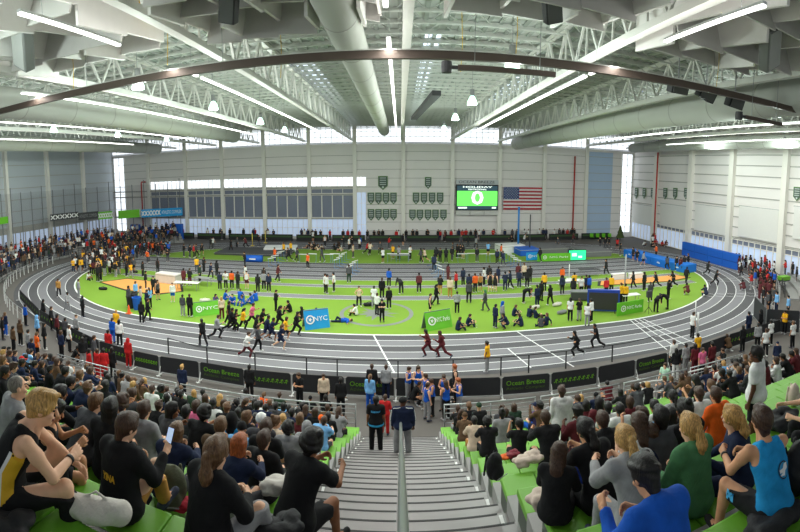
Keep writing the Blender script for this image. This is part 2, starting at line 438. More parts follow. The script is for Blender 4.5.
# ---------------------------------------------------------------- light strips, bell lamps, ducts, rails, speakers, baffles
strips = [(-.35, 8, 46, 0), (-7.95, 7.6, 46, 1), (7.4, 7.6, 46, 1), (-14.8, 14, 46, 0), (-22.0, 14, 46, 0), (22.3, 16, 50, 0), (-30, 14, 46, 0), (30, 18, 46, 0)]
strips.sort()
SL = []
for i, (x, y0, y1, gap) in enumerate(strips):
    t = empty('ceiling_strip_light', (x, y0, 14.5)); tag(t, 'long white linear ceiling light, %s row of lights from the left' % nth(i), 'ceiling light', 'linear lights under the trusses')
    segs = [(0, y1 - y0)] if not gap else [(0, 4.1), (8.2, 9.6), (10.0, y1 - y0)]
    if x == -.35: segs = [(0, 3.6), (6.2, y1 - y0)]
    h = MB(); d = MB()
    for a0, a1 in segs:
        h.box(-.07, .07, a0, a1, .05, .12); d.box(-.06, .06, a0 + .02, a1 - .02, 0, .05)
        for yy in np.arange(a0 + .8, a1, 6.0):
            wr_ = MB(); wr_.bar((0, yy, .12), (0, yy, 1.1), .012); wr_.build('hanger_wire', M_pole, t)
    h.build('housing', M_white, t); d.build('tube_cover', M_strip, t)
    L = bpy.data.lights.new('strip_lamp', 'AREA'); L.shape = 'RECTANGLE'; L.size = .3; L.size_y = y1 - y0; L.energy = 1150; L.color = (1.0, .985, .95)
    lo = bpy.data.objects.new('strip_lamp', L); COL.objects.link(lo); lo.location = (x, (y0 + y1) / 2, 14.44)
    lo.visible_camera = False
    L2 = L.copy(); L2.energy = 220; lo = bpy.data.objects.new('ceiling_fill', L2); COL.objects.link(lo); lo.location = (x, (y0 + y1) / 2, 14.66); lo.rotation_euler.x = math.pi; lo.visible_camera = False  # unseen upward lamp added to brighten ceiling and baffles
bells = [(-10.7, y) for y in (7.2, 17, 25.2, 34.4, 42)] + [(4.1, y) for y in (16.8, 26.2, 34.2, 43)] + [(18.9, y) for y in (17.9, 26.2, 35.8, 44)] + [(-23.8, y) for y in (17, 25.6, 34, 43)] + [(-38, 30), (-38, 42), (33, 30), (33, 42)]
b_ = None
for i, (x, y) in enumerate(bells):
    if b_ is None:
        t = empty('pendant_lamp', (x, y, 14.5))
        q = MB(); q.lathe([(0.0, .34), (.10, .33), (.17, .22), (.25, .05), (.29, -.12), (.27, -.16), (0, -.17)], n=16); q.build('acrylic_bell', M_bell, t, smooth=True)
        q = MB(); q.lathe([(0, .72), (.12, .70), (.14, .36), (.10, .32)], n=12); q.build('ballast_housing', M_pole, t, smooth=True)
        q = MB(); q.bar((0, 0, .7), (0, 0, 2.6), .02); q.build('drop_rod', M_pole, t)
        b_ = t
    else:
        t = copy_tree(b_); t.location = (x, y, 14.5)
    row = '%s lamp row from the left' % nth(sorted({p[0] for p in bells}).index(x))
    k = sorted(p[1] for p in bells if p[0] == x).index(y)
    tag(t, 'mint bell lamp, %s, %s from the stands' % (row, nth(k)), 'pendant lamp', 'bell lamps under the roof')
    L = bpy.data.lights.new('bell_light', 'POINT'); L.energy = 750; L.shadow_soft_size = .3; L.color = (.86, 1, .93)
    lo = bpy.data.objects.new('bell_light', L); COL.objects.link(lo); lo.location = (x, y, 14.1); lo.visible_camera = False
for x, z, r, y0, y1, lab in ((-1.9, 15.45, .62, 5, 56, 'thick round grey air duct beside the middle row of lights'), (-18.8, 15.0, .85, 8, 50, 'large round pale air duct over the bend crowd on the left'),
                        (17.6, 15.0, .95, 8, 72 - 4, 'large round grey air duct above the wall of hung white panels'), (-36, 14.9, .8, 12, 62, 'pale round air duct nearest the left wall'), (34.2, 14.9, .7, 12, 62, 'slim round air duct nearest the right wall')):
    t = empty('ceiling_air_duct', (x, y0, z)); tag(t, lab, 'air duct')
    q = MB(); q.tube([(0, 0, 0), (0, y1 - y0, 0)], r, 28); q.build('duct_body', M_duct, t, smooth=True)
    for yy in np.arange(1.5, y1 - y0, 4.0):
        q = MB(); q.tube([(0, yy, 0), (0, yy + .05, 0)], r + .015, 28); q.build('seam_ring', M_girt, t, smooth=True)
    for yy in np.arange(1.5, y1 - y0, 8.0):
        q = MB(); q.bar((0, yy, r), (0, yy, 17.6 - z), .02); q.build('hanger', M_pole, t)
t = empty('curtain_rail', (0, 15.1, 14.25)); tag(t, 'long dark rail crossing the whole hall under the trusses', 'rail')
q = MB(); q.box(-26, 26, -.09, .09, -.13, .13); q.build('rail_beam', M_bronze, t)
q = MB(); q.box(-26, 26, -.11, .11, .13, .16); q.build('rail_flange', M_steel, t)
for x in np.arange(-24, 25, 6):
    q = MB(); q.bar((x, 0, .13), (x, 0, 3.3), .015); q.build('drop_wire', M_pole, t)
for (x, y, z, l, lab) in ((3.4, 14.5, 13.75, 3.2, 'short dark motor rail hung below the long rail over mid hall'), (15.0, 15.0, 13.4, 2.4, 'short dark motor rail hung by the black speakers')):
    t = empty('motor_rail', (x, y, z)); tag(t, lab, 'motor rail')
    q = MB(); q.box(-l / 2, l / 2, -.07, .07, -.08, .08); q.build('beam', M_bronze, t)
    q = MB(); q.lathe([(0, -.17), (.16, -.17), (.18, 0), (.16, .17), (0, .17)], (-l / 2 - .35, 0, 0), 12); q.box(-l / 2 - .3, -l / 2, -.05, .05, -.05, .05); q.build('motor', M_dgrey, t, smooth=False)
    [(lambda q, x: (q.bar((x, 0, .08), (x, 0, 3.4), .02), q.build('drop_wire', M_pole, t)))(MB(), x) for x in (-l / 3, l / 3)]
for x, y, z, rx, ry, lab, big, m in ((*gp(23, 47, 15.2), 15.2, .5, .6, 'grey slab loudspeaker tilted under the baffles at far left', 1, M_speaker), (*gp(770, 48, 15.2), 15.2, .5, -.6, 'grey slab loudspeaker tilted under the baffles at far right', 1, M_speaker),
                        (*gp(229, 6, 15.2), 15.2, .5, .3, 'dark box loudspeaker left of the round middle duct', 0, M_dgrey), (*gp(552, 6, 15.2), 15.2, .5, -.3, 'dark box loudspeaker right of the middle light row', 0, M_dgrey),
                        (11.0, 16.2, 14.35, .3, 0, 'black loudspeaker, leftmost of three by the right baffles', 2, M_black), (12.5, 16.2, 14.3, .3, .3, 'black loudspeaker, middle of three by the right baffles', 2, M_black), (14.2, 16.2, 14.2, .3, .1, 'black loudspeaker, rightmost of three by the right baffles', 2, M_black)):
    t = empty('hanging_loudspeaker', (x, y, z)); tag(t, lab, 'loudspeaker')
    wd, hh, dd = ((.5, .9, .35), (.75, 1.5, .42), (.85, .5, .45))[big]
    q = MB(); q.box(-wd / 2, wd / 2, -dd / 2, dd / 2, -hh / 2, hh / 2); o = q.build('cabinet', m, t, bevel=.04); o.rotation_euler = (rx, ry, 0)
    q = MB(); q.box(-wd * .42, wd * .42, -dd / 2 - .03, -dd / 2, -hh * .45, hh * .45); o = q.build('grille', mat('grille_pale', (170, 172, 168), .8) if big == 1 else mat('grille_dark', (96, 98, 96), .8), t); o.rotation_euler = (rx, ry, 0)
    q = MB(); q.bar((0, 0, 0), (0, 0, 17.2 - z), .04); q.build('bracket', M_pole, t)
def baffle(x0, x1, y0, y1, lab, zb=15.0, nx=3):
    t = empty('ceiling_baffle', (x0, y0, zb)); tag(t, lab, 'ceiling baffle', 'grey folded baffles under the roof')
    ny = int(round((y1 - y0) / 2.3)); th = .05
    for i in range(nx + 1):
        x = (x1 - x0) * i / nx; lp = MB()
        for j in range(ny):                                   # stepped lower edge, leaning outwards towards the bottom
            ya = (y1 - y0) * j / ny; yb = (y1 - y0) * (j + 1) / ny; zz = .35 * ((i + j) % 2)
            lp.add([(x - th, ya, zz), (x + th, ya, zz), (x + th, yb, zz + .25), (x - th, yb, zz + .25), (x - th, ya, 2.0), (x + th, ya, 2.0), (x + th, yb, 2.0), (x - th, yb, 2.0)],
                   [(0, 3, 2, 1), (4, 5, 6, 7), (0, 1, 5, 4), (1, 2, 6, 5), (2, 3, 7, 6), (3, 0, 4, 7)])
        lp.build('long_panel', mat('baffle_light', (226, 223, 219), .9, vary=.04), t)
    for j in range(ny + 1):
        y = (y1 - y0) * j / ny; cp = MB()
        for i in range(nx):
            xa = (x1 - x0) * i / nx; xb = (x1 - x0) * (i + 1) / nx; zz = .3 * (j % 2)
            cp.add([(xa, y - .35, zz + .1), (xb, y - .35, zz), (xb, y - .28, zz), (xa, y - .28, zz + .1), (xa, y + .3, 1.9), (xb, y + .3, 1.9), (xb, y + .37, 1.9), (xa, y + .37, 1.9)],
                   [(0, 3, 2, 1), (4, 5, 6, 7), (0, 1, 5, 4), (1, 2, 6, 5), (2, 3, 7, 6), (3, 0, 4, 7)])
        cp.build('cross_panel', M_baffle, t)
    for y in (.5, y1 - y0 - .5):
        for x in ((.4, x1 - x0 - .4) if x1 - x0 > 1 else (.2,)):
            q = MB(); q.bar((x, y, 2), (x, y, min(2.6, 17.6 - zb)), .02); q.build('hanger_wire', M_pole, t)
baffle(-1.15, -.65, 8, 15.5, 'narrow grey ceiling baffle between round duct and middle lights', 15.0, 1)
baffle(-6.6, -2.7, 7, 15.5, 'grey folded ceiling baffles left of the round middle duct')
baffle(1.4, 6.6, 8, 14.6, 'grey folded ceiling baffles just right of the middle lights')
baffle(-14.0, -8.6, 8, 15.6, 'grey folded ceiling baffles in the top left corner bay')
baffle(8.6, 14.2, 8, 15.6, 'grey folded ceiling baffles in the top right corner bay')
baffle(-21.6, -15.0, 9, 16, 'grey folded ceiling baffles above the pale left duct', 16.1)
for i, (x, y) in enumerate((gp(166, 30, 15.6), gp(280, 48, 15.6), gp(72, 62, 15.6), gp(516, 27, 15.6), gp(718, 58, 15.6), gp(461, 40, 15.6))):
    q = MB(); q.tube([(x, y, 17.4), (x + .06, y, 15.4), (x, y, 14.4)], .014, 6)
    tag(q.build('hanging_cable', mat('cable_yellow', (206, 168, 60), .6), None), 'yellow cable hanging from the roof, %s from the left' % nth([1, 2, 0, 4, 5, 3][i]), 'cable', 'yellow hanging cables')
hx, hy = gp(153, 1, 16.6); q = MB(); q.box(hx - .5, hx + .5, hy - .3, hy + .3, 16.45, 16.8)
tag(q.build('hanging_hoist', mat('hoist_yellow', (214, 176, 40), .6), None, bevel=.06), 'yellow hoist at the roof above the left trusses', 'hoist')
q = MB(); q.bar((2.05, 26, 14.9), (1.2, 40, 15.1), .5, .28); tag(q.build('hanging_box_beam', M_dgrey, None), 'dark slanting box beam right of the middle lights', 'beam')
# ================================================================= figures: distance fields -> one closed skin
V = lambda *a: np.array(a, float)
def nrm(a): a = np.asarray(a, float); return a / max(1e-9, np.linalg.norm(a))
class Field:
    """union of rounded parts on a grid, meshed with surface nets"""
    def __init__(s, lo, hi, h):
        s.h = h; s.lo = np.array(lo, float) - 3 * h; n = np.ceil((np.array(hi, float) + 3 * h - s.lo) / h).astype(int) + 1
        s.n = n; s.d = np.full(n, 1.0, np.float32)
        s.ax = [s.lo[i] + h * np.arange(n[i]) for i in range(3)]
    def win(s, lo, hi):
        sl = []
        for i in range(3):
            a = max(0, int((lo[i] - s.lo[i]) / s.h) - 1); b = min(s.n[i], int((hi[i] - s.lo[i]) / s.h) + 3)
            if b <= a: return None, None
            sl.append(slice(a, b))
        g = np.meshgrid(*[s.ax[i][sl[i]] for i in range(3)], indexing='ij')
        return tuple(sl), np.stack(g, -1)
    def put(s, lo, hi, fn, k, sub=False):
        m = k + 2 * s.h
        sl, p = s.win(np.array(lo) - m, np.array(hi) + m)
        if sl is None: return
        e = fn(p).astype(np.float32); d = s.d[sl]
        if sub:
            s.d[sl] = np.maximum(d, -e); return
        if k > 0:
            hh = np.clip(.5 + .5 * (d - e) / k, 0, 1); s.d[sl] = d * (1 - hh) + e * hh - k * hh * (1 - hh)
        else: s.d[sl] = np.minimum(d, e)
    def cone(s, a, b, ra, rb, k=.02, clip=None, sub=False, flat=None):
        a = np.asarray(a, float); b = np.asarray(b, float); r = max(ra, rb); ab = b - a; L2 = max(1e-9, ab @ ab)
        def fn(p):
            q = p - a; t = np.clip(q @ ab / L2, 0, 1); dd = q - t[..., None] * ab
            if flat is not None:                   # flat = (axis, factor): thinner along axis
                ax, fc = flat; c = dd @ ax; dd = dd + np.multiply.outer(c * (1 / fc - 1), ax)
            d = np.sqrt((dd * dd).sum(-1)) - (ra + (rb - ra) * t)
            if clip:
                for o, nn in clip: d = np.maximum(d, (p - o) @ nn)
            return d
        s.put(np.minimum(a, b) - r, np.maximum(a, b) + r, fn, k, sub)
    def ell(s, c, r, R=None, k=.02, clip=None, sub=False):
        c = np.asarray(c, float); r = np.asarray(r, float); R = np.eye(3) if R is None else R      # rows of R = axes
        def fn(p):
            q = (p - c) @ R.T; k0 = np.sqrt(((q / r) ** 2).sum(-1)); k1 = np.sqrt(((q / r ** 2) ** 2).sum(-1)) + 1e-9
            d = k0 * (k0 - 1) / k1
            if clip:
                for o, nn in clip: d = np.maximum(d, (p - o) @ nn)
            return d
        m = r.max(); s.put(c - m, c + m, fn, k, sub)
    def cut(s, o, nn):
        g = np.stack(np.meshgrid(*s.ax, indexing='ij'), -1); s.d = np.maximum(s.d, ((g - o) @ nn).astype(np.float32))
    def ruffle(s, amp, fr, seed=0):
        g = np.stack(np.meshgrid(*s.ax, indexing='ij'), -1); x, y, z = g[..., 0], g[..., 1], g[..., 2]
        f = np.sin(fr * (x + .6 * z) + seed) * np.sin(fr * .8 * (y - .5 * z) + 1.3 * seed) + .5 * np.sin(fr * 1.9 * (z + .4 * x - .3 * y) + seed)
        s.d = s.d + (amp * f).astype(np.float32)
    def mesh(s):
        d = s.d; ins = d < 0; c = [ins[a:ins.shape[0] - 1 + a, b:ins.shape[1] - 1 + b, e:ins.shape[2] - 1 + e] for a in (0, 1) for b in (0, 1) for e in (0, 1)]
        cnt = sum(x.astype(np.int8) for x in c); act = (cnt > 0) & (cnt < 8)
        ii = np.argwhere(act); idx = np.full(act.shape, -1, np.int64); idx[act] = np.arange(len(ii))
        if not len(ii): return np.zeros((0, 3)), np.zeros((0, 4), int)
        acc = np.zeros((len(ii), 3)); num = np.zeros(len(ii))
        cor = [(a, b, e) for a in (0, 1) for b in (0, 1) for e in (0, 1)]
        val = [d[ii[:, 0] + a, ii[:, 1] + b, ii[:, 2] + e] for a, b, e in cor]
        for i in range(8):
            for j in range(i + 1, 8):
                if sum(abs(cor[i][q] - cor[j][q]) for q in range(3)) != 1: continue
                x = (val[i] < 0) != (val[j] < 0)
                t = np.where(x, val[i] / np.where(x, val[i] - val[j], 1), 0)
                for q in range(3): acc[:, q] += np.where(x, cor[i][q] + t * (cor[j][q] - cor[i][q]), 0)
                num += x
        vs = s.lo + s.h * (ii + acc / num[:, None]); fs = []
        for ax in range(3):
            u, w_ = (ax + 1) % 3, (ax + 2) % 3
            a = [slice(None)] * 3; b_2 = [slice(None)] * 3; a[ax] = slice(0, -1); b_2[ax] = slice(1, None)
            sa, sb = ins[tuple(a)], ins[tuple(b_2)]; e = np.argwhere(sa != sb)
            e = e[(e[:, u] > 0) & (e[:, w_] > 0) & (e[:, u] < d.shape[u] - 1) & (e[:, w_] < d.shape[w_] - 1)]
            if not len(e): continue
            q = []
            for du, dw in ((-1, -1), (0, -1), (0, 0), (-1, 0)):
                f = e.copy(); f[:, u] += du; f[:, w_] += dw; q.append(idx[f[:, 0], f[:, 1], f[:, 2]])
            q = np.stack(q, 1); fl = ~sa[tuple(e.T)]; q[fl] = q[fl][:, ::-1]; fs.append(q)
        return vs, np.concatenate(fs)
def to_mesh(name, parts, mats, sel=None):
    """parts: [(verts, quads)]; sel: verts -> material index per face centre"""
    o = 0; vs = []; fs = []
    for v, f in parts: vs.append(v); fs.append(f + o); o += len(v)
    vs = np.concatenate(vs); fs = np.concatenate(fs)
    me = bpy.data.meshes.new(name); n = len(fs)
    me.vertices.add(len(vs)); me.vertices.foreach_set('co', vs.astype(np.float32).ravel())
    me.loops.add(n * 4); me.loops.foreach_set('vertex_index', fs.astype(np.int32).ravel())
    me.polygons.add(n); me.polygons.foreach_set('loop_start', np.arange(0, n * 4, 4, dtype=np.int32))
    for m in mats: me.materials.append(m)
    if sel is not None: me.polygons.foreach_set('material_index', sel(vs[fs].mean(1)).astype(np.int32))
    me.polygons.foreach_set('use_smooth', np.ones(n, bool))
    me.update(calc_edges=True); me.validate()
    return me
# ---- head and hand, made once per fineness and set into every pose
def head_parts(h):
    f = Field((-.12, -.13, -.24), (.12, .15, .14), h)
    f.ell((0, -.012, .032), (.074, .094, .094), k=.0); f.ell((0, .022, -.045), (.056, .066, .082), k=.03)
    f.ell((0, .052, -.098), (.027, .03, .022), k=.02); f.cone((0, -.02, -.07), (0, -.045, -.235), .052, .06, k=.025)
    f.cone((0, .093, .012), (0, .112, -.03), .009, .015, k=.012); f.ell((0, .088, .034), (.05, .014, .012), k=.015)
    for sx in (-1, 1):
        f.ell((sx * .031, .094, .012), (.017, .013, .011), k=0, sub=True); f.ell((sx * .031, .079, .012), (.014, .013, .012), k=.002)
        f.ell((sx * .077, -.012, .0), (.011, .02, .032), k=.006); f.ell((sx * .045, .062, -.028), (.02, .02, .018), k=.02)
    f.ell((0, .09, -.062), (.024, .012, .006), k=.006); f.ell((0, .088, -.074), (.02, .011, .006), k=.006)
    return f.mesh()
def hand_parts(h, curl=.5):
    """wrist at 0, fingers along +Y, palm towards -Z, thumb at +X"""
    f = Field((-.07, -.05, -.12), (.08, .21, .05), h); fl = (V(0, 0, 1), .55)
    f.cone((0, -.03, 0), (0, .02, 0), .027, .028, k=.01, flat=(V(0, 0, 1), .8))
    for x in (-.026, -.008, .01, .026): f.cone((x * .5, .01, 0), (x, .085, 0), .019, .017, k=.008, flat=(V(0, 0, 1), .75))
    for x, L in ((-.031, .058), (-.0105, .074), (.0105, .08), (.0315, .071)):
        p = V(x, .085, 0); a = curl * .9
        for j, (l, r) in enumerate(((L * .45, .0095), (L * .31, .0088), (L * .27, .0078))):
            q = p + l * V(x * .6, math.cos(a), -math.sin(a)); f.cone(p, q, r, r * .93, k=.002); p = q; a += curl * .9
    f.cone((.018, .012, -.004), (.05, .05, -.018), .017, .0125, k=.008); f.cone((.05, .05, -.018), (.058, .082, -.03), .0118, .01, k=.003)
    return f.mesh()
HEADS = {2: head_parts(.0052), 1: head_parts(.010), 0: head_parts(.017), 3: head_parts(.026)}
HANDS = {(2, c): hand_parts(.0048, c) for c in (.35, .75)}; HANDS.update({(1, c): hand_parts(.0072, c) for c in (.35, .75)}); HANDS.update({(0, c): hand_parts(.0105, c) for c in (.35, .75)}); HANDS.update({(3, c): hand_parts(.016, c) for c in (.35, .75)})
# ---- hair in the head's own frame
def hair_parts(style, h):
    f = Field((-.17, -.26, -.42), (.17, .24, .24), h); face = [(V(0, .052, -.005), nrm((0, .8, -.6)))]
    if style in ('s', 'l', 'p', 'n', 'a', 'c', 'k'):
        g = {'a': .034, 's': .017, 'k': .016}.get(style, .02)
        f.ell((0, -.016, .038), (.077 + g, .097 + g, .092 + g), k=0, clip=face + [(V(0, 0, -.055), V(0, 0, -1))])
        f.ell((0, .055, .105), (.055, .045, .028 + g * .3), k=.02, clip=[(V(0, .088, 0), V(0, 1, 0))])
        f.cone((0, -.06, -.02), (0, -.062, -.085), .06, .045, k=.02)
    if style == 'b':
        f.ell((0, -.018, .034), (.0785, .0975, .094), k=0, clip=[(V(0, .02, 0), nrm((0, .9, -.35))), (V(0, 0, -.06), V(0, 0, -1))])
    if style == 'a':
        for i in range(40):
            a = i * 2.4; z = -.02 + .15 * ((i * .618) % 1); r = .085
            f.ell((r * math.cos(a), -.03 + r * math.sin(a) * 1.05, z), (.032, .032, .032), k=.012, clip=[(V(0, .075, 0), V(0, 1, 0))])
    if style == 'k':                                            # short and tousled
        for i in range(46):
            a = i * 2.4; z = .02 + .11 * ((i * .618) % 1); r = .083 * math.sqrt(max(.05, 1 - ((z - .03) / .125) ** 2))
            c = V(r * math.cos(a), -.012 + r * math.sin(a) * 1.25, z); f.cone(c, c + V(.012 * math.cos(a * 3), .028, .012), .022, .01, k=.01)
    if style == 'l':
        f.cone((0, -.072, .03), (0, -.092, -.17), .082, .085, k=.03, flat=(V(0, 1, 0), .55)); f.cone((0, -.092, -.17), (.015, -.085, -.27), .078, .045, k=.03, flat=(V(0, 1, 0), .5))
        for sx in (-1, 1): f.cone((sx * .072, -.03, .04), (sx * .082, -.02, -.24), .03, .03, k=.03)
    if style == 'p':
        f.ell((0, -.125, .045), (.032, .03, .032), k=.012); f.cone((0, -.135, .04), (.008, -.165, -.10), .034, .05, k=.015); f.cone((.008, -.165, -.10), (.0, -.145, -.27), .05, .024, k=.03)
    if style == 'n': f.ell((0, -.07, .145), (.045, .045, .04), k=.012)
    if style == 'c':
        f.d[:] = 1.0
        f.ell((0, -.012, .05), (.090, .108, .092), k=0, clip=[(V(0, 0, .022), V(0, 0, -1))])
        f.cone((0, .07, .035), (0, .155, .022), .062, .055, k=.01, flat=(V(0, 0, 1), .14))
    if style == 'e':                                            # knitted cap
        f.ell((0, -.012, .052), (.088, .106, .104), k=0, clip=[(V(0, 0, .028), V(0, 0, -1))]); f.ell((0, -.012, .036), (.094, .112, .024), k=.004)
    if style == 'o':                                            # hood
        f.ell((0, -.03, .03), (.108, .125, .13), k=0); f.cone((0, -.06, -.05), (0, -.07, -.2), .10, .12, k=.05); f.ell((0, .09, -.005), (.068, .11, .095), k=0, sub=True)
    if style not in ('c', 'e', 'o', 'b'): f.ruffle({'k': .0022, 's': .0034, 'a': .005}.get(style, .004), 70, 2)
    return f.mesh()
HAIRP = {}
def hair_mesh_parts(style, lod):
    if (style, lod) not in HAIRP: HAIRP[(style, lod)] = hair_parts(style, (.017, .0105, .0062, .026)[lod])
    return HAIRP[(style, lod)]

# ---- poses: every direction in the person's own frame, facing +Y, X to the right
def P0(**k):
    d = dict(z=.955, s0=(0, .0, 1), s1=(0, .03, 1), hd=(0, .10, 1), yaw=0, pit=0, ua=((-.16, -.05, -1), (.16, -.05, -1)), fa=((-.08, .25, -1), (.08, .25, -1)),
             th=((-.05, .02, -1), (.05, .02, -1)), sh=((-.02, -.05, -1), (.02, -.05, -1)), curl=.75, ft=None, pz=0, tw=0)
    d.update(k); return d
SIT = dict(z=.09, th=((-.14, 1, -.02), (.14, 1, -.02)), sh=((-.03, .10, -1), (.03, .10, -1)))
POSES = {
 'S': P0(), 'S2': P0(th=((-.12, .03, -1), (.06, .12, -1)), sh=((-.02, -.05, -1), (.03, -.18, -1)), yaw=25),
 'A': P0(ua=((-.25, .25, -1), (.25, .25, -1)), fa=((.55, .8, .25), (-.55, .8, .3)), hd=(0, .2, 1), pit=15),
 'H': P0(ua=((-.65, -.25, -1), (.65, -.25, -1)), fa=((.6, .35, -.75), (-.6, .35, -.75)), th=((-.14, .02, -1), (.14, .02, -1))),
 'W': P0(s1=(0, .08, 1), ua=((-.15, -.45, -1), (.15, .4, -1)), fa=((-.05, .05, -1), (.0, .8, -1)), th=((-.04, .42, -1), (.04, -.30, -1)), sh=((0, -.02, -1), (0, -.62, -1)), z=.93),
 'W2': P0(s1=(0, .08, 1), ua=((-.15, .4, -1), (.15, -.4, -1)), fa=((-.05, .7, -1), (.0, .1, -1)), th=((-.04, -.28, -1), (.04, .36, -1)), sh=((0, -.55, -1), (0, .02, -1)), z=.93),
 'R': P0(s0=(0, .15, 1), s1=(0, .2, 1), hd=(0, .3, 1), ua=((-.25, -.75, -.8), (.25, .5, -1)), fa=((.1, .9, -.25), (-.15, 1, .55)), th=((-.04, .85, -.8), (.04, -.45, -1)), sh=((0, -.45, -1), (0, -1, -.45)), z=.93),
 'R2': P0(s0=(0, .15, 1), s1=(0, .2, 1), hd=(0, .3, 1), ua=((-.25, .5, -1), (.25, -.75, -.8)), fa=((.15, 1, .55), (-.1, .9, -.25)), th=((-.04, -.5, -1), (.04, .8, -.85)), sh=((0, -.85, -.5), (0, -.3, -1)), z=.93),
 'B': P0(s0=(0, .75, .75), s1=(0, 1, .25), hd=(0, 1, .1), ua=((-.1, .25, -1), (.1, .25, -1)), fa=((-.02, .2, -1), (.02, .2, -1)), th=((-.1, -.08, -1), (.1, -.08, -1)), z=.94),
 'K': P0(z=.34, s0=(0, .35, 1), s1=(0, .45, 1), hd=(0, .5, 1), th=((-.28, .95, .35), (.28, .95, .3)), sh=((-.05, -.5, -1), (.05, -.5, -1)), ua=((-.25, .75, -.6), (.25, .75, -.6)), fa=((.25, .7, -.2), (-.25, .7, -.2))),
 'F': P0(z=.11, s0=(0, -.12, 1), s1=(0, .35, 1), hd=(0, .3, 1), th=((-.28, .8, .62), (.28, .8, .62)), sh=((-.02, .42, -1), (.02, .42, -1)), ua=((-.2, .6, -.75), (.2, .6, -.75)), fa=((.2, .8, -.05), (-.2, .8, -.05)), fx=1),
 'F2': P0(z=.11, s0=(0, -.3, 1), s1=(0, -.1, 1), hd=(0, .2, 1), th=((-.2, 1, .05), (.25, .85, .55)), sh=((-.05, 1, -.03), (.0, .4, -1)), ua=((-.35, -.75, -.8), (.2, .5, -.8)), fa=((-.05, -.2, -1), (-.1, .8, .1)), fx=1),
 'L': P0(z=.12, s0=(0, -1, .03), s1=(0, -1, .05), hd=(0, -1, .15), pit=-80, th=((-.1, 1, .0), (.12, .85, .5)), sh=((-.05, 1, -.02), (.05, .5, -.9)), ua=((-.9, .2, 0), (.6, .7, .1)), fa=((-.9, -.3, 0), (-.5, .6, .2)), fx=1),
 'U': P0(**SIT, s0=(0, -.08, 1), s1=(0, .16, 1), hd=(0, .2, 1), ua=((-.22, .3, -1), (.22, .3, -1)), fa=((.35, .9, -.25), (-.35, .9, -.25)), fx=1),
 'T': P0(**SIT, s0=(0, .25, 1), s1=(0, .62, 1), hd=(0, .45, 1), pit=10, ua=((-.22, .7, -.75), (.22, .7, -.75)), fa=((.35, .85, .05), (-.35, .85, .0)), fx=1),
 'T2': P0(**SIT, s0=(.05, .2, 1), s1=(.1, .48, 1), hd=(.05, .4, 1), yaw=-30, pit=5, ua=((-.2, .75, -.65), (.22, .55, -.8)), fa=((.3, .7, .75), (-.45, .85, -.1)), fx=1),
 'U2': P0(**SIT, s0=(0, -.02, 1), s1=(-.06, .22, 1), hd=(0, .25, 1), yaw=35, ua=((-.2, .4, -.95), (.25, .2, -1)), fa=((.3, .85, .3), (-.2, .9, -.35)), fx=1),
 'QA': P0(z=.09, th=((-.16, 1, .42), (.22, 1, .30)), sh=((-.02, .02, -1), (.05, .12, -1)), s0=(0, .12, 1), s1=(0, .55, 1), hd=(0, .75, .9), pit=14, yaw=8, ua=((-.10, .62, -.72), (.16, .55, -.80)), fa=((.50, .50, -.30), (-.62, .55, .05)), curl=.35, fx=1),
 'QY': P0(z=.09, th=((-.25, 1, .05), (.16, .8, .75)), sh=((-.03, .15, -1), (.02, .25, -1)), s0=(0, -.05, 1), s1=(0, .22, 1), hd=(0, .3, 1), pit=20, yaw=12, ua=((-.22, .3, -1), (.22, .5, -.85)), fa=((.4, .9, .1), (-.15, .85, .45)), curl=.75, fx=1),
 'QP': P0(z=.09, th=((-.22, .9, .45), (.25, 1, .32)), sh=((-.03, .25, -1), (.02, .35, -1)), s0=(0, -.08, 1), s1=(0, .25, 1), hd=(0, .2, 1), yaw=-8, ua=((-.2, .45, -.9), (.2, .45, -.9)), fa=((.55, .75, -.1), (-.55, .75, -.1)), fx=1),
 'QT': P0(z=.09, th=((-.38, 1, .12), (.40, 1, .05)), sh=((-.10, .05, -1), (.05, .15, -1)), s0=(0, .22, 1), s1=(0, .50, 1), hd=(0, .38, 1), yaw=3, ua=((-.30, .52, -.86), (.10, .60, -.80)), fa=((.20, .80, .02), (-.80, .52, .10)), curl=.75, fx=1),
 'QB': P0(z=.09, th=((-.3, 1, .25), (.25, 1, .15)), sh=((-.05, .15, -1), (.02, .1, -1)), s0=(0, .22, 1), s1=(0, .52, 1), hd=(0, .75, .8), pit=28, ua=((-.22, .5, -.9), (.25, .5, -.9)), fa=((.25, .85, .35), (-.5, .8, -.05)), fx=1),
 'QL': P0(**SIT, s0=(0, .1, 1), s1=(0, .4, 1), hd=(0, .5, 1), pit=22, ua=((-.25, .6, -.8), (.28, .7, -.6)), fa=((.5, .8, .0), (.1, 1, -.15)), fx=1),
 'V': P0(**SIT, s0=(0, .05, 1), s1=(0, .3, 1), hd=(0, .3, 1), pit=25, ua=((-.2, .45, -.9), (.2, .45, -.9)), fa=((.35, .85, .5), (-.35, .85, .5)), fx=1),
}
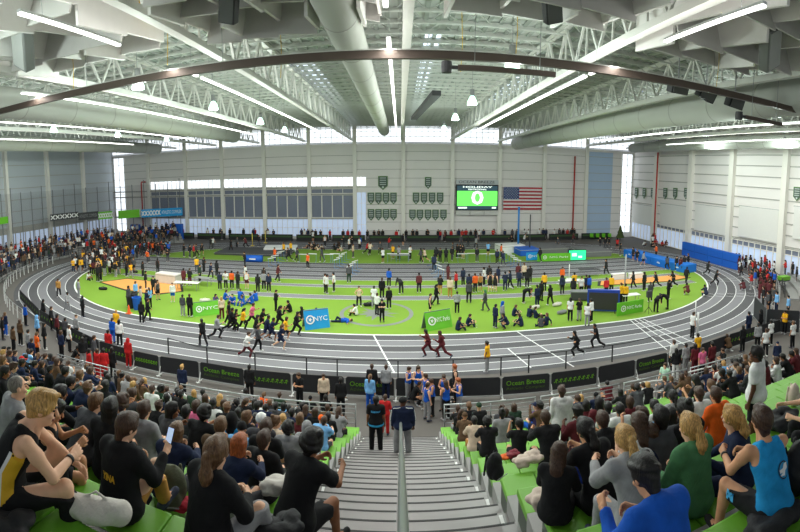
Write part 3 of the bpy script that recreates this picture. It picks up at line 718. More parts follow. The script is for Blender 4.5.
def joints(P):
    z = P['z']; J = {}
    hip = V(0, 0, z); s0, s1 = nrm(P['s0']), nrm(P['s1']); J['hip'] = hip; J['waist'] = hip + s0 * .20; J['neck'] = J['waist'] + s1 * .335
    tw = math.radians(P['tw']); r = V(math.cos(tw), math.sin(tw), 0); r = nrm(r - s1 * (r @ s1)); J['r'] = r; J['u'] = s1; J['f'] = np.cross(s1, r)
    r0 = nrm(V(1, 0, 0) - s0 * s0[0]); J['r0'] = r0; J['u0'] = s0; J['fw0'] = np.cross(s0, r0)
    hd = nrm(P['hd']); J['head'] = J['neck'] + hd * .145 + J['f'] * .02
    yw = math.radians(P['yaw']); pt = math.radians(P['pit'])
    base = J['f'] if abs(P['pit']) < 60 else J['f']
    up = V(0, 0, 1) if abs(P['pit']) < 60 else hd
    fw = V(base[0], base[1], base[2] * .5) if abs(P['pit']) < 60 else V(0, 0, 1)
    fw = nrm(fw - up * (fw @ up)); rt = np.cross(fw, up)
    fw, rt = fw * math.cos(yw) + rt * math.sin(yw), rt * math.cos(yw) - fw * math.sin(yw)
    if abs(P['pit']) < 60: fw, up = fw * math.cos(pt) - up * math.sin(pt), up * math.cos(pt) + fw * math.sin(pt)
    J['H'] = np.stack([rt, fw, up])                                            # rows
    for i, sx in enumerate((-1, 1)):
        a = J['neck'] - J['u'] * .055 + J['r'] * sx * .175; J['s%d' % i] = a
        ua, fa = nrm(P['ua'][i]), nrm(P['fa'][i]); J['e%d' % i] = a + ua * .285; J['w%d' % i] = J['e%d' % i] + fa * .245; J['fa%d' % i] = fa
        h = hip + V(sx * .092, 0, -.02); th, sh = nrm(P['th'][i]), nrm(P['sh'][i]); J['h%d' % i] = h; J['k%d' % i] = h + th * .43; J['a%d' % i] = J['k%d' % i] + sh * .41
        ft = P['ft'][i] if P['ft'] else None
        if ft is None:
            ft = V(th[0] * .4 + sx * .15, 1, 0)
            t = np.cross(V(1, 0, 0), sh); ft = nrm(V(sx * .12, 0, 0) + nrm(-t if t[1] < 0 and abs(t[1]) > .3 else t))
            if abs(t[1]) <= .3: ft = nrm(V(sx * .15, .35, 1))
        J['f%d' % i] = J['a%d' % i] - V(0, 0, .03) + nrm(ft) * .16; J['ft%d' % i] = nrm(ft)
    return J
def body_mesh(P, lod, skinfull=True):
    J = joints(P); h = (.03, .019, .0105, .05)[lod]; pts = np.array([J[k] for k in J if np.shape(J[k]) == (3,) and k not in ('r', 'u', 'f', 'r0', 'u0', 'fw0', 'fa0', 'fa1', 'ft0', 'ft1')])
    f = Field(pts.min(0) - .16, pts.max(0) + .16, h); torso(f, J, 0.0)
    f.cone(J['neck'] - J['u'] * .03, J['head'] - J['H'][2] * .06 - J['H'][1] * .02, .058, .05, k=.03)
    for i in (0, 1):
        f.cone(J['s%d' % i], J['e%d' % i], .052, .039, k=.04); f.cone(J['e%d' % i], J['w%d' % i], .040, .027, k=.015)
        m = J['s%d' % i] * .62 + J['e%d' % i] * .38; f.ell(m, (.047, .05, .05), k=.03)
        f.cone(J['h%d' % i], J['k%d' % i], .086, .056, k=.05); f.cone(J['k%d' % i], J['a%d' % i], .055, .038, k=.02)
        c = J['k%d' % i] * .66 + J['a%d' % i] * .34; bk = np.cross(nrm(J['a%d' % i] - J['k%d' % i]), V(1, 0, 0)); f.ell(c - nrm(bk) * .018 * (1 if bk[1] > 0 else -1), (.046, .05, .075), k=.03)
        f.cone(J['a%d' % i] - V(0, 0, .015), J['f%d' % i], .04, .03, k=.02)
    parts = [f.mesh()]
    hv, hf = HEADS[lod]; parts.append((J['head'] + hv @ J['H'], hf))
    for i, sx in enumerate((-1, 1)):
        y = J['fa%d' % i]; inn = J['r'] * -sx + V(0, 0, -.6) - J['f'] * .2; pz = nrm(-(inn - y * (inn @ y))); x = np.cross(y, pz)
        v, q = HANDS[(lod, P['curl'])]; v = v * 1.0
        if sx == 1: v = v * V(-1, 1, 1); q = q[:, ::-1]                           # thumb points forward / up
        if x @ (J['f'] + V(0, 0, .5)) * (1 if sx == -1 else -1) < 0:
            v = v * V(-1, 1, 1); q = q[:, ::-1]
        parts.append((J['w%d' % i] + v @ np.stack([x, y, pz]), q))
    hc, H = J['head'], J['H']
    def sel(c):
        q = (c - hc) @ H.T; out = np.zeros(len(c), int)
        eye = (q[:, 1] > .07) & (np.abs(np.abs(q[:, 0]) - .031) < .013) & (np.abs(q[:, 2] - .012) < .0075)
        brow = (q[:, 1] > .06) & (np.abs(np.abs(q[:, 0]) - .033) < .02) & (np.abs(q[:, 2] - .038) < .0055)
        lip = (q[:, 1] > .075) & (np.abs(q[:, 0]) < .025) & (np.abs(q[:, 2] + .068) < .0105)
        out[eye | brow] = 1; out[lip] = 2
        return out
    return parts, sel, J
def torso(f, J, g, lo=-.02, w=1.0):
    R0_, R1 = np.stack([J['r0'], J['fw0'], J['u0']]), np.stack([J['r'], J['f'], J['u']])
    e = .034 if g > .016 else (.012 if g else 0); f.ell(J['hip'] + J['u0'] * .02, (.165 + g + e, .125 + g + e, .12 + g + e), R0_, k=.0); f.ell(J['waist'], (.138 * w + g, .105 * w + g, .14), R0_, k=.08)
    f.ell(J['waist'] + J['u'] * .15, (.163 + g, .115 + g, .14 + g * .5), R1, k=.07); f.ell(J['waist'] + J['u'] * .245, (.172 + g, .098 + g, .075 + g * .5), R1, k=.05)
def top_mesh(P, J, kind, lod, hood=False):
    """t tee, h long sleeves with hood, j jacket / long sleeves, v vest"""
    h = (.03, .019, .0105, .05)[lod]; g = {'t': .020, 'h': .034, 'j': .027, 'v': .013}[kind]; N = P['z']
    pts = np.array([J[k] for k in ('hip', 'waist', 'neck', 's0', 's1', 'e0', 'e1', 'w0', 'w1')]); f = Field(pts.min(0) - .2, pts.max(0) + .2, h)
    torso(f, J, g, w=1.08 if kind != 'v' else 1.02)
    if kind != 'v':
        for i in (0, 1):
            a, e, w_ = J['s%d' % i], J['e%d' % i], J['w%d' % i]; x = .012 if kind == 'j' else (.018 if kind == 'h' else .014)
            f.cone(J['neck'] - J['u'] * .03, a, .06 + x, .058 + x, k=.05)
            if kind == 't':
                m = a + (e - a) * .74; f.cone(a, m, .06 + x, .056 + x, k=.035, clip=[(m, nrm(e - a))])
            else:
                f.cone(a, e, .058 + x, .048 + x, k=.04); m = e + (w_ - e) * .96; f.cone(e, m, .047 + x, .034 + x * .6, k=.02, clip=[(m, nrm(w_ - e))])
    else:
        for i, sx in enumerate((-1, 1)):
            f.ell(J['s%d' % i] + J['r'] * sx * .018 - J['u'] * .02, (.085, .16, .115), np.stack([J['r'], J['f'], J['u']]), sub=True)
            f.cone(J['neck'] + J['r'] * sx * .075 - J['f'] * .06 - J['u'] * .02, J['neck'] + J['r'] * sx * .085 + J['f'] * .05 - J['u'] * .04, .028, .028, k=.02)
        f.ell(J['neck'] + J['f'] * .05 + J['u'] * .01, (.075, .12, .085), np.stack([J['r'], J['f'], J['u']]), sub=True)
    if kind in 'hj' : f.ell(J['neck'] - J['f'] * .045 - J['u'] * .0, (.10, .07, .055) if kind == 'h' else (.07, .05, .035), np.stack([J['r'], J['f'], J['u']]), k=.03)
    f.cone(J['neck'] + J['u'] * .0 + J['f'] * .02, J['head'], .062, .062, sub=True)
    f.cut(J['hip'] - J['u0'] * {'v': .05, 't': .06}.get(kind, .055), -J['u0'])
    if lod: f.ruffle(.0042 if lod == 2 else .003, 26, 1.7)
    return f.mesh()
def bottom_mesh(P, J, kind, lod):
    h = (.03, .019, .0105, .05)[lod]
    pts = np.array([J[k] for k in ('hip', 'waist', 'k0', 'k1', 'a0', 'a1')]); f = Field(pts.min(0) - .19, pts.max(0) + .16, h)
    R0_ = np.stack([J['r0'], J['fw0'], J['u0']]); f.ell(J['hip'] + J['u0'] * .02, (.18, .138, .125), R0_, k=0)
    for i in (0, 1):
        H_, K_, A_ = J['h%d' % i], J['k%d' % i], J['a%d' % i]
        if kind == 's':
            m = H_ + (K_ - H_) * .80; f.cone(H_, m, .108, .094, k=.05, clip=[(m, nrm(K_ - H_))])
        else:
            f.cone(H_, K_, .102, .076, k=.05); m = K_ + (A_ - K_) * .96; f.cone(K_, m, .077, .066, k=.025, clip=[(m, nrm(A_ - K_))])
    f.cut(J['hip'] + J['u0'] * .11, J['u0'])
    if lod: f.ruffle(.003, 24, .4)
    return f.mesh()
def shoe_mesh(P, J, lod):
    h = (.026, .017, .009, .04)[lod]; out = []
    for i in (0, 1):
        A_, T_ = J['a%d' % i], J['f%d' % i]; f = Field(np.minimum(A_, T_) - .11, np.maximum(A_, T_) + .11, h); d = J['ft%d' % i]
        f.cone(A_ - V(0, 0, .03) - d * .045, T_, .045, .037, k=.0); f.cone(A_, A_ - V(0, 0, .03), .047, .046, k=.02)
        out.append(f.mesh())
    return out
POSEC, TOPC, BOTC, SHOEC, HAIRC = {}, {}, {}, {}, {}
def person_parts(pose, lod, top, bot, hair):
    P = POSES[pose]; key = (pose, lod)
    if key not in POSEC:
        parts, sel, J = body_mesh(P, lod); POSEC[key] = (to_mesh('person', parts, [SKIN, DARKEYE, LIP], sel if lod else None), J)
        SHOEC[key] = [to_mesh('shoe', [x], [CLOTH]) for x in shoe_mesh(P, J, lod)]
    J = POSEC[key][1]
    if (pose, lod, top) not in TOPC: TOPC[(pose, lod, top)] = to_mesh({'t': 'shirt', 'h': 'hoodie', 'j': 'jacket', 'v': 'singlet'}[top], [top_mesh(P, J, top, lod)], [CLOTH])
    if (pose, lod, bot) not in BOTC: BOTC[(pose, lod, bot)] = to_mesh({'l': 'trousers', 's': 'shorts'}[bot], [bottom_mesh(P, J, bot, lod)], [CLOTH])
    hk = (pose, lod, hair)
    if hk not in HAIRC:
        v, q = hair_mesh_parts(hair, lod); HAIRC[hk] = to_mesh({'c': 'cap', 'e': 'beanie', 'o': 'hood'}.get(hair, 'hair'), [(J['head'] + v @ J['H'], q)], [CLOTH if hair in 'ceo' else HAIR])
    return POSEC[key][0], TOPC[(pose, lod, top)], BOTC[(pose, lod, bot)], HAIRC[hk], SHOEC[key], J
COLS = dict(k=(26, 26, 28), n=(28, 38, 66), w=(226, 226, 224), g=(150, 150, 152), d=(72, 72, 76), r=(190, 34, 36), m=(92, 32, 38), o=(236, 98, 28), y=(240, 178, 32), b=(22, 86, 186),
            c=(120, 176, 226), u=(30, 140, 200), G=(74, 124, 82), p=(226, 110, 150), t=(176, 128, 62), e=(214, 192, 168), B=(92, 70, 50), f=(40, 62, 46), v=(86, 70, 120), l=(176, 214, 188))
CN = dict(k='black', n='navy', w='white', g='grey', d='dark grey', r='red', m='maroon', o='orange', y='yellow', b='blue', c='light blue', u='bright blue', G='green', p='pink', t='tan', e='beige', B='brown', f='dark green', v='purple', l='pale green')
HC = dict(k=(24, 20, 18), B=(66, 44, 30), b=(104, 74, 48), y=(186, 144, 84), r=(160, 82, 36), g=(120, 114, 106), w=(232, 232, 228))
HN = dict(k='black', B='dark brown', b='brown', y='blond', r='red', g='grey', w='white')
SKN = {'1': (232, 182, 150), '2': (208, 152, 116), '3': (150, 100, 70), '4': (96, 62, 46)}
POSEN = {'S': 'standing', 'S2': 'standing', 'A': 'standing with arms folded', 'H': 'standing hands on hips', 'W': 'walking', 'W2': 'walking', 'R': 'running', 'R2': 'running', 'B': 'bending over', 'K': 'crouching', 'F': 'sitting on the turf', 'F2': 'sitting legs out',
         'L': 'lying on the turf', 'U': 'sitting upright', 'T': 'leaning on knees', 'T2': 'sitting chin in hand', 'U2': 'sitting turned aside', 'V': 'sitting looking at a phone'}
# ================================================================= stands
def rowN(n): return 2.96 + .98 * n
def rowD(n): return .5 * (17.3 - rowN(n)) + .25
def plane(Y): return .5 * (17.3 - Y)
AW = 1.5
b = MB()
for n in range(-3, 15):
    N, D = rowN(n), rowD(n); z0 = max(0, D - .6) if n > 6 else D - .6
    for x0, x1 in ((-24, -AW), (AW, 24)): b.box(x0, x1, N - .98, N, 0 if n > 8 else D - 1.2, D)
struct(b.build('bleacher_deck', M_pitch))
b = MB(); c = MB(); e = MB()
for n in range(-1, 16):
    N, D = rowN(n), rowD(n)
    for k, (ya, yb, z) in enumerate(((N - .49, N, D - .245), (N - .98, N - .49, D))):
        b.box(-AW, AW, ya, yb, z - .5, z)
        for x0, x1 in ((-AW + .02, -.05), (.05, AW - .02 - (.12 if k == 0 else 0))): c.box(x0, x1, yb - .026, yb + .004, z - .02, z + .004)
        if k == 0:
            for sx in (-1, 1): e.box(sx * (AW - .1) - .025, sx * (AW - .1) + .025, ya + .05, yb - .05, z, z + .012)
aisle = struct(b.build('aisle_steps', M_alu)); struct(c.build('step_nosing', M_nose, aisle)); struct(e.build('step_edge_mark', M_white, aisle))
# bench cushions: one module of two seats
def bench_proto():
    t = empty('padded_bench', (0, 0, 0))
    q = MB()
    for sx in (-.264, .264): q.box(sx - .26, sx + .26, -.235, .235, -.11, 0)
    q.build('cushion', M_seat, t, bevel=.022)
    q = MB(); q.box(-.51, .51, -.19, .19, -.42, -.11); q.build('support', mat('seat_support', (86, 92, 84), .7), t)
    return t
proto = None; n_bench = 0
for n in range(-1, 15):
    N, D = rowN(n), rowD(n); Y = N - .68
    for side, sw in ((-1, 'left'), (1, 'right')):
        lim = min(17.5, 1.30 * Y + 1.2); x = AW + .54; k = 0
        while x < lim:
            if k < (11 if n < 7 else 8):
                if proto is None: proto = bench_proto(); t = proto
                else: t = copy_tree(proto)
                t.location = (side * x, Y, D + .43)
                tag(t, 'green bench cushion, %s nearest row %s of the aisle, %s from the aisle' % (nth(n + 1), sw, nth(k)), 'bench cushion', 'green bench cushions'); n_bench += 1
            x += 1.06; k += 1
# handrail in the aisle
t = empty('aisle_handrail', (0.02, 2.0, plane(2.0))); tag(t, 'steel handrail running down the middle of the aisle steps', 'handrail')
q = MB(); ya, yb = 0.6, 12.1; pts = [(0, y - 2, plane(y) - plane(2) + .95) for y in np.linspace(ya, yb, 24)]
pts += [(0, yb - 2 + .12, plane(yb) - plane(2) + .88), (0, yb - 2 + .15, plane(yb) - plane(2) + .7), (0, yb - 2 + .15, plane(yb) - plane(2) + .0)]
q.tube(pts, .038, 12); q.build('top_tube', mat('rail_steel', (150, 152, 154), .3, metal=.8, vary=.06), t, smooth=True)
for y in (2.5, 5.44, 8.38):
    q = MB(); q.tube([(0, y - 2, plane(y) - plane(2) - .2), (0, y - 2, plane(y) - plane(2) + .93)], .022, 8); q.build('post', M_rail, t, smooth=True)
# front guard rails of the stand
for i, (xa, xb) in enumerate([(-16.4, -13.0), (-12.8, -9.4), (-9.2, -5.6), (-5.4, -1.7), (1.7, 5.4), (5.6, 9.2), (9.4, 12.8), (13.0, 16.4)]):
    t = empty('guard_rail', (xa, 16.9, rowD(14))); l = xb - xa
    tag(t, 'grey tubular guard rail along the front of the stand, %s from the left' % nth(i), 'guard rail', 'guard rails in front of the bleachers')
    q = MB()
    for z in (.95,): q.tube([(0, 0, z), (l, 0, z)], .03, 8)
    q.build('top_tube', M_rail, t, smooth=True)
    q = MB()
    for z in (.2, .4, .6, .78): q.tube([(0, 0, z), (l, 0, z)], .016, 6)
    q.build('bars', M_rail, t, smooth=True)
    for x in (.02, l / 2, l - .02):
        q = MB(); q.tube([(x, 0, 0), (x, 0, .95)], .024, 8); q.build('post', M_rail, t, smooth=True)
def hoop(x0, y0, z0, x1, y1, h, lab):
    """white tubular stair rail: two legs and a bend at each end"""
    t = empty('stair_rail', (x0, y0, z0)); tag(t, lab, 'stair rail'); d = Vector((x1 - x0, y1 - y0, 0))
    q = MB(); q.tube([(0, 0, 0), (0, 0, h * .85), tuple(d * .05 + Vector((0, 0, h * .97))), tuple(d * .12 + Vector((0, 0, h))), tuple(d * .88 + Vector((0, 0, h))), tuple(d * .95 + Vector((0, 0, h * .97))), (d.x, d.y, h * .85), (d.x, d.y, 0)], .03, 8)
    q.build('rail_tube', M_white, t, smooth=True)
    q = MB(); q.tube([(0, 0, h * .5), (d.x, d.y, h * .5)], .024, 8); q.build('mid_tube', M_white, t, smooth=True)
for xa, ya, xb, yb, h, lab in ((637, 404, 667, 400, 1.0, 'white tube stair rail beside the walker in the pale green tee'), (681, 394, 716, 384, 1.0, 'white tube stair rail right of the walkway group'),
                               (75, 402, 56, 390, 1.0, 'white tube stair rail among the navy hoodies at left'), (2, 372, 16, 378, 1.0, 'white tube stair rail at the far left edge of the stand'), (138, 402, 165, 408, .9, 'white tube stair rail under the curly blond stander')):
    A = gp(xa, ya, .6); B = gp(xb, yb, .6); hoop(A[0], A[1], .56, B[0], B[1], h, lab)
A = gp(780, 396, 2.6); B = gp(799, 362, 2.6); t = empty('stair_rail', (A[0], A[1], 1.6)); tag(t, 'white tube rail on the upper right benches at the picture edge', 'stair rail')
q = MB(); q.tube([(0, 0, 0), (0.25, .15, 1.25), (.35, .3, 1.35), (1.6, 1.4, 1.35), (1.7, 1.5, .4)], .032, 8); q.build('rail_tube', M_white, t, smooth=True)
q = MB(); q.tube([(.2, .12, .9), (1.65, 1.45, .9)], .024, 8); q.build('mid_tube', M_white, t, smooth=True)
# raised stand round the left bend, and the one at right
def arc_stand(cx, cy, r0, a0, a1, rows, run, rise, name):
    b = MB(); n = 30
    for k in range(rows):
        ra, rb = r0 + k * run, r0 + (k + 1) * run
        for i in range(n):
            p = [math.radians(a0 + (a1 - a0) * (i + j) / n) for j in (0, 1)]
            poly = [(cx + r * math.cos(a), cy + r * math.sin(a)) for r, a in ((ra, p[0]), (rb, p[0]), (rb, p[1]), (ra, p[1]))]
            b.prism(poly, 0, .15 + rise * k)
    struct(b.build(name, M_pitch))
arc_stand(CLX, CY, 24.6, 128, 234, 5, .9, .30, 'bend_stand')
arc_stand(CRX, CY, 24.0, -48, -8, 3, .9, .28, 'bend_stand')

# ================================================================= barriers with printed vinyl
def runner_glyphs(n, w, h):
    q = MB()
    for i in range(n):
        x = -w / 2 + w * (i + .5) / n; s = h
        def bar(a, b_, t=.13): q.bar((x + a[0] * s, -.012, a[1] * s), (x + b_[0] * s, -.012, b_[1] * s), t * s, .006, up=(0, 1, 0))
        bar((-.05, -.05), (.12, .25)); bar((.12, .25), (.38, .05)); bar((.12, .25), (-.18, .2)); bar((-.05, -.05), (.15, -.22)); bar((.15, -.22), (.05, -.45)); bar((-.05, -.05), (-.25, -.28)); bar((-.25, -.28), (-.45, -.22))
        q.lathe([(.0, -.006), (.10 * s, -.006), (.10 * s, 0), (0, 0)], (x + .2 * s, -.014, .38 * s), 8)
    return q
def panel(p, q_, kind, lab, h=1.0, grp='printed barrier panels', foot=True):
    p = Vector((*p, 0)); q_ = Vector((*q_, 0)); d = q_ - p; L = d.length; rz = math.atan2(d.y, d.x)
    t = empty('barrier_panel', (p + q_) / 2, rz); tag(t, lab, 'barrier panel', grp)
    m = MB(); w = L - .10; pts = [(-w / 2, .14), (w / 2, .14), (w / 2, h - .08), (w / 2 - .08, h), (-w / 2 + .08, h), (-w / 2, h - .08)]
    m.add([(x, -.012, z) for x, z in pts] + [(x, .012, z) for x, z in pts], [tuple(range(6)), tuple(range(6, 12))[::-1]] + [(i, 6 + i, 6 + (i + 1) % 6, (i + 1) % 6) for i in range(6)]); vin = m.build('vinyl', M_vinyl, t)
    m = MB()
    for x in (-L / 2 + .03, L / 2 - .03): m.bar((x, 0, .02), (x, 0, h - .04), .035)
    m.bar((-L / 2, 0, .1), (L / 2, 0, .1), .03); frm = m.build('frame', M_pole, t)
    if foot:
        for x in (-L / 2 + .05,):
            m = MB(); m.bar((x, -.38, .03), (x, .38, .03), .07, .035); m.bar((x - .12, -.30, .03), (x + .12, -.30, .03), .06, .03); m.bar((x, -.2, .05), (x, 0, .45), .03); m.build('foot', M_white, frm)
    if kind == 'O':
        text_mesh('Ocean Breeze', .33, M_lime, 'lettering', vin, (-.02, -.02, h * .66), (math.pi / 2, 0, 0), .003, width=w * .82)
        text_mesh('Athletic Complex', .2, mat('dim_lime', (70, 98, 34), .6), 'lettering', vin, (-.02, -.02, h * .40), (math.pi / 2, 0, 0), .003, width=w * .82)
    if kind == 'L':
        g = runner_glyphs(9, w * .9, .25); o = g.build('runner_pattern', M_lime, vin); o.location = (0, -.008, h * .57)
    if kind == 'A':
        text_mesh('Athletic Complex', .24, mat('pale_print', (170, 172, 172), .6), 'lettering', vin, (0, -.02, h * .55), (math.pi / 2, 0, 0), .003, width=w * .8)
    return t
def along(pts):
    return [gp(*p) for p in pts]
front = along([(20, 300), (40, 322), (68, 340), (100, 357), (134, 368), (160, 374), (200, 380.5), (245, 388.5), (292, 393.5), (345, 397), (395, 398.5), (448, 399), (501, 397.5), (550, 393), (597, 386), (635, 378), (667, 370), (700, 361), (728, 350), (758, 340), (790, 330)])
kinds = 'LLLLL-OL-O--OL-OL-L-'.ljust(20, '-')
what = {'L': 'dark barrier panel with a row of lime running figures', 'O': 'dark barrier panel with lime venue name', '-': 'plain dark barrier panel'}
cnt = {}
tot = {k: kinds.count(k) for k in 'LO-'}
for i in range(len(front) - 1):
    k = kinds[i]; cnt[k] = cnt.get(k, 0) + 1
    panel(front[i], front[i + 1], k, '%s, %s of these from the left' % (what[k], nth(cnt[k] - 1)))
A = [gp(754, 306, .9), gp(766, 320, .9), gp(800, 322, .9)]
panel(A[0], A[1], '-', 'tall dark banner at the corner of the right bend stand', 1.7, foot=False); panel(A[1], A[2], 'A', 'tall dark banner with pale venue lettering by the right bend stand', 1.7, foot=False)
# rail on the outer edge of the track: thin black on the straight, pale posts on the bends
t = empty('track_rail', (0, 22.35, 0)); tag(t, 'thin black rail with posts along the home straight', 'track rail')
q = MB(); q.tube([(-13.2, .6, .98), (-11, 0, .98), (12.6, 0, .98), (15, .4, .98)], .022, 6); q.build('top_bar', M_black, t)
for x in (-13.2, -10.4, -7.6, -4.8, -3.2, -.1, 2.7, 5.2, 6.7, 8.8, 11.6):
    q = MB(); q.box(x - .03, x + .03, -.03, .03, 0, .98); o = q.build('post', M_black, t); o.location.y = .6 if x < -12 else 0
for a0, a1, cx, lab in ((186, 250, CLX, 'pale posted rail round the outside of the left bend'), (-62, 4, CRX, 'pale posted rail round the outside of the right bend')):
    t = empty('track_rail', (cx, CY, 0)); tag(t, lab, 'track rail'); R = R0 + 6.9
    arc = [math.radians(a) for a in np.linspace(a0, a1, 30)]
    q = MB(); q.tube([(R * math.cos(a), R * math.sin(a), 1.0) for a in arc], .022, 6); q.tube([(R * math.cos(a), R * math.sin(a), .55) for a in arc], .012, 5); q.build('top_bar', M_rail, t)
    for a in [math.radians(v) for v in np.linspace(a0, a1, 23)]:
        q = MB(); q.bar((R * math.cos(a), R * math.sin(a), 0), (R * math.cos(a), R * math.sin(a), 1.0), .07, .04); q.build('post', M_white, t)
q = MB()
t = empty('fence', (CLX, CY, 0)); tag(t, 'dark crowd fence curving round the outside of the left bend', 'fence')
arc = [math.radians(a) for a in np.linspace(132, 216, 40)]
for z in (.15, .45, .75, 1.05): q.tube([(24.2 * math.cos(a), 24.2 * math.sin(a), z) for a in arc], .025, 5)
q.build('rails', M_dgrey, t)
for a in arc[::2]:
    q = MB(); q.bar((24.2 * math.cos(a), 24.2 * math.sin(a), 0), (24.2 * math.cos(a), 24.2 * math.sin(a), 1.1), .06); q.build('post', M_dgrey, t)
t = empty('fence', (CRX, CY, 0)); tag(t, 'dark crowd fence curving round the outside of the right bend', 'fence')
arc = [math.radians(a) for a in np.linspace(-46, -12, 20)]; q = MB()
for z in (.15, .4, .65, .9, 1.15): q.tube([(23.6 * math.cos(a), 23.6 * math.sin(a), z) for a in arc], .025, 5)
q.build('rails', M_dgrey, t)
for a in arc[::2]:
    q = MB(); q.bar((23.6 * math.cos(a), 23.6 * math.sin(a), 0), (23.6 * math.cos(a), 23.6 * math.sin(a), 1.2), .06); q.build('post', M_dgrey, t)
# far side: low black barriers along the wall
for i in range(14):
    x = -44 + 5.6 * i
    if x > 31: continue
    t = empty('barrier_panel', (x + 2.6, 68.3, 0)); tag(t, 'low black barrier below the far wall, %s from the left' % nth(i), 'barrier panel', 'low barriers along the far wall')
    q = MB(); q.box(-2.5, 2.5, -.06, .06, 0, 1.0); q.build('body', M_black, t)
    q = MB(); q.box(-2.3, 2.3, -.075, -.06, .55, .82); q.build('green_print', mat('dark_green_print', (58, 84, 48), .8), t)
# ================================================================= left net with banners
ang = lambda X, Y: math.degrees(math.atan2(Y - CY, X - CLX))
NR = 29.6
netpts = [(CLX + NR * math.cos(math.radians(a)), CY + NR * math.sin(math.radians(a))) for a in np.linspace(222, 127, 25)]
t = MB()
for i in range(24):
    (x0, y0), (x1, y1) = netpts[i], netpts[i + 1]
    t.add([(x0, y0, 1.4), (x1, y1, 1.4), (x1, y1, 9.4), (x0, y0, 9.4)], [(0, 1, 2, 3)])
net = tag(t.build('safety_net', net_mat('net_mesh', (96, 96, 96), .16)), 'tall grey safety net behind the left bend crowd', 'net'); net['kind'] = 'thing'
for i in range(25):
    x, y = netpts[i]
    q = MB(); q.bar((x, y, 0), (x, y, 9.5 if i % 3 else 10.2), .09, .09)
    tag(q.build('net_pole', mat('net_pole_grey', (122, 124, 126), .5, metal=.3)), 'tall grey net pole behind the left bend crowd, %s from the left' % nth(24 - i if False else i) if i < 20 else 'tall grey net pole near the left corner windows, %s from its right end' % nth(24 - i), 'pole', 'net poles')
def netspot(px):
    best = None
    for a in np.linspace(222, 110, 1200):
        X, Y = CLX + (NR - .15) * math.cos(math.radians(a)), CY + (NR - .15) * math.sin(math.radians(a)); e = abs(seen(X, Y, 6)[0] - px)
        if best is None or e < best[0]: best = (e, X, Y)
    return best[1], best[2]
def zat(X, Y, py):
    lo, hi = 0, 16
    for _ in range(40):
        m = (lo + hi) / 2
        if seen(X, Y, m)[1] > py: lo = m
        else: hi = m
    return lo
for px0, px1, y0, y1, m, m2, pat, lab in ((-14, 8, 218, 225, M_green_sign, None, 0, 'lime banner on the net at the far left edge'), (50, 78, 213, 219.5, M_dgrey, M_white, 1, 'dark banner with white zigzag marks on the left net'), (78, 98, 212, 219.5, M_dgrey, M_pole, 2, 'dark banner with pale lettering on the left net'),
                              (98, 112, 211.5, 219, M_green_sign, M_white, 1, 'lime banner with white zigzag marks on the left net'), (118, 139, 210, 218, M_green_sign, M_lime, 2, 'lime banner over the corner windows'), (141, 160, 209, 217, M_cyan, M_white, 1, 'blue banner with white zigzag marks at the net corner'), (160, 182, 208, 216, M_cyan, M_white, 2, 'blue banner with white lettering at the net corner')):
    (X0, Y0), (X1, Y1) = netspot(px0), netspot(px1); za, zb = zat((X0 + X1) / 2, (Y0 + Y1) / 2, y1), zat((X0 + X1) / 2, (Y0 + Y1) / 2, y0)
    d = Vector((X1 - X0, Y1 - Y0, 0)); L = d.length; t = empty('net_banner', ((X0 + X1) / 2, (Y0 + Y1) / 2, za), math.atan2(d.y, d.x)); tag(t, lab, 'banner', None); h = zb - za
    q = MB(); q.box(-L / 2, L / 2, -.03, .03, 0, h); sht = q.build('sheet', m, t)
    if pat == 1:
        q = MB(); k = 6
        for i in range(k):
            x = -L / 2 + L * (i + .1) / k; w_ = L / k * .8
            q.bar((x, -.04, h * .2), (x + w_, -.04, h * .8), .16, .02, up=(0, 1, 0)); q.bar((x, -.04, h * .8), (x + w_, -.04, h * .2), .16, .02, up=(0, 1, 0))
        q.build('zigzag_print', m2, sht)
    if pat == 2: text_mesh('ATHLETIC COMPLEX', h * .6, m2, 'lettering', sht, (0, -.04, h / 2), (math.pi / 2, 0, 0), .004, width=L * .9)
# blue mats and boxes in the far left corner
for i, (px, py, wd, h, m, lab) in enumerate(((136, 238, 1.7, 2.4, M_blue, 'tall blue mat, leftmost in the far left corner'), (145, 239, 1.9, 1.8, M_blue, 'blue mat, second in the far left corner'), (156, 238, 2.0, 1.6, M_dgrey, 'dark equipment box between blue mats in the far corner'), (166, 238, 1.6, 1.9, M_dgrey, 'narrow dark equipment box right of the corner blue mats'), (177, 237, 2.2, 2.6, M_blue, 'tall blue mat, rightmost in the far left corner'))):
    X = ray(px, py)[0] / ray(px, py)[1] * (67.2 + .9 * (i % 2)); Y = 67.2 + .9 * (i % 2); t = empty('corner_mat', (X, Y, 0)); tag(t, lab, 'mat')
    q = MB(); q.box(-wd / 2, wd / 2, -.4, .4, 0.12, h); q.build('mat_body', m, t, bevel=.06)
    q = MB(); q.box(-wd / 2 - .05, wd / 2 + .05, -.45, .45, 0, .14); q.build('base', mat('mat_base_blue', (30, 110, 196), .6) if m is M_blue else M_black, t)
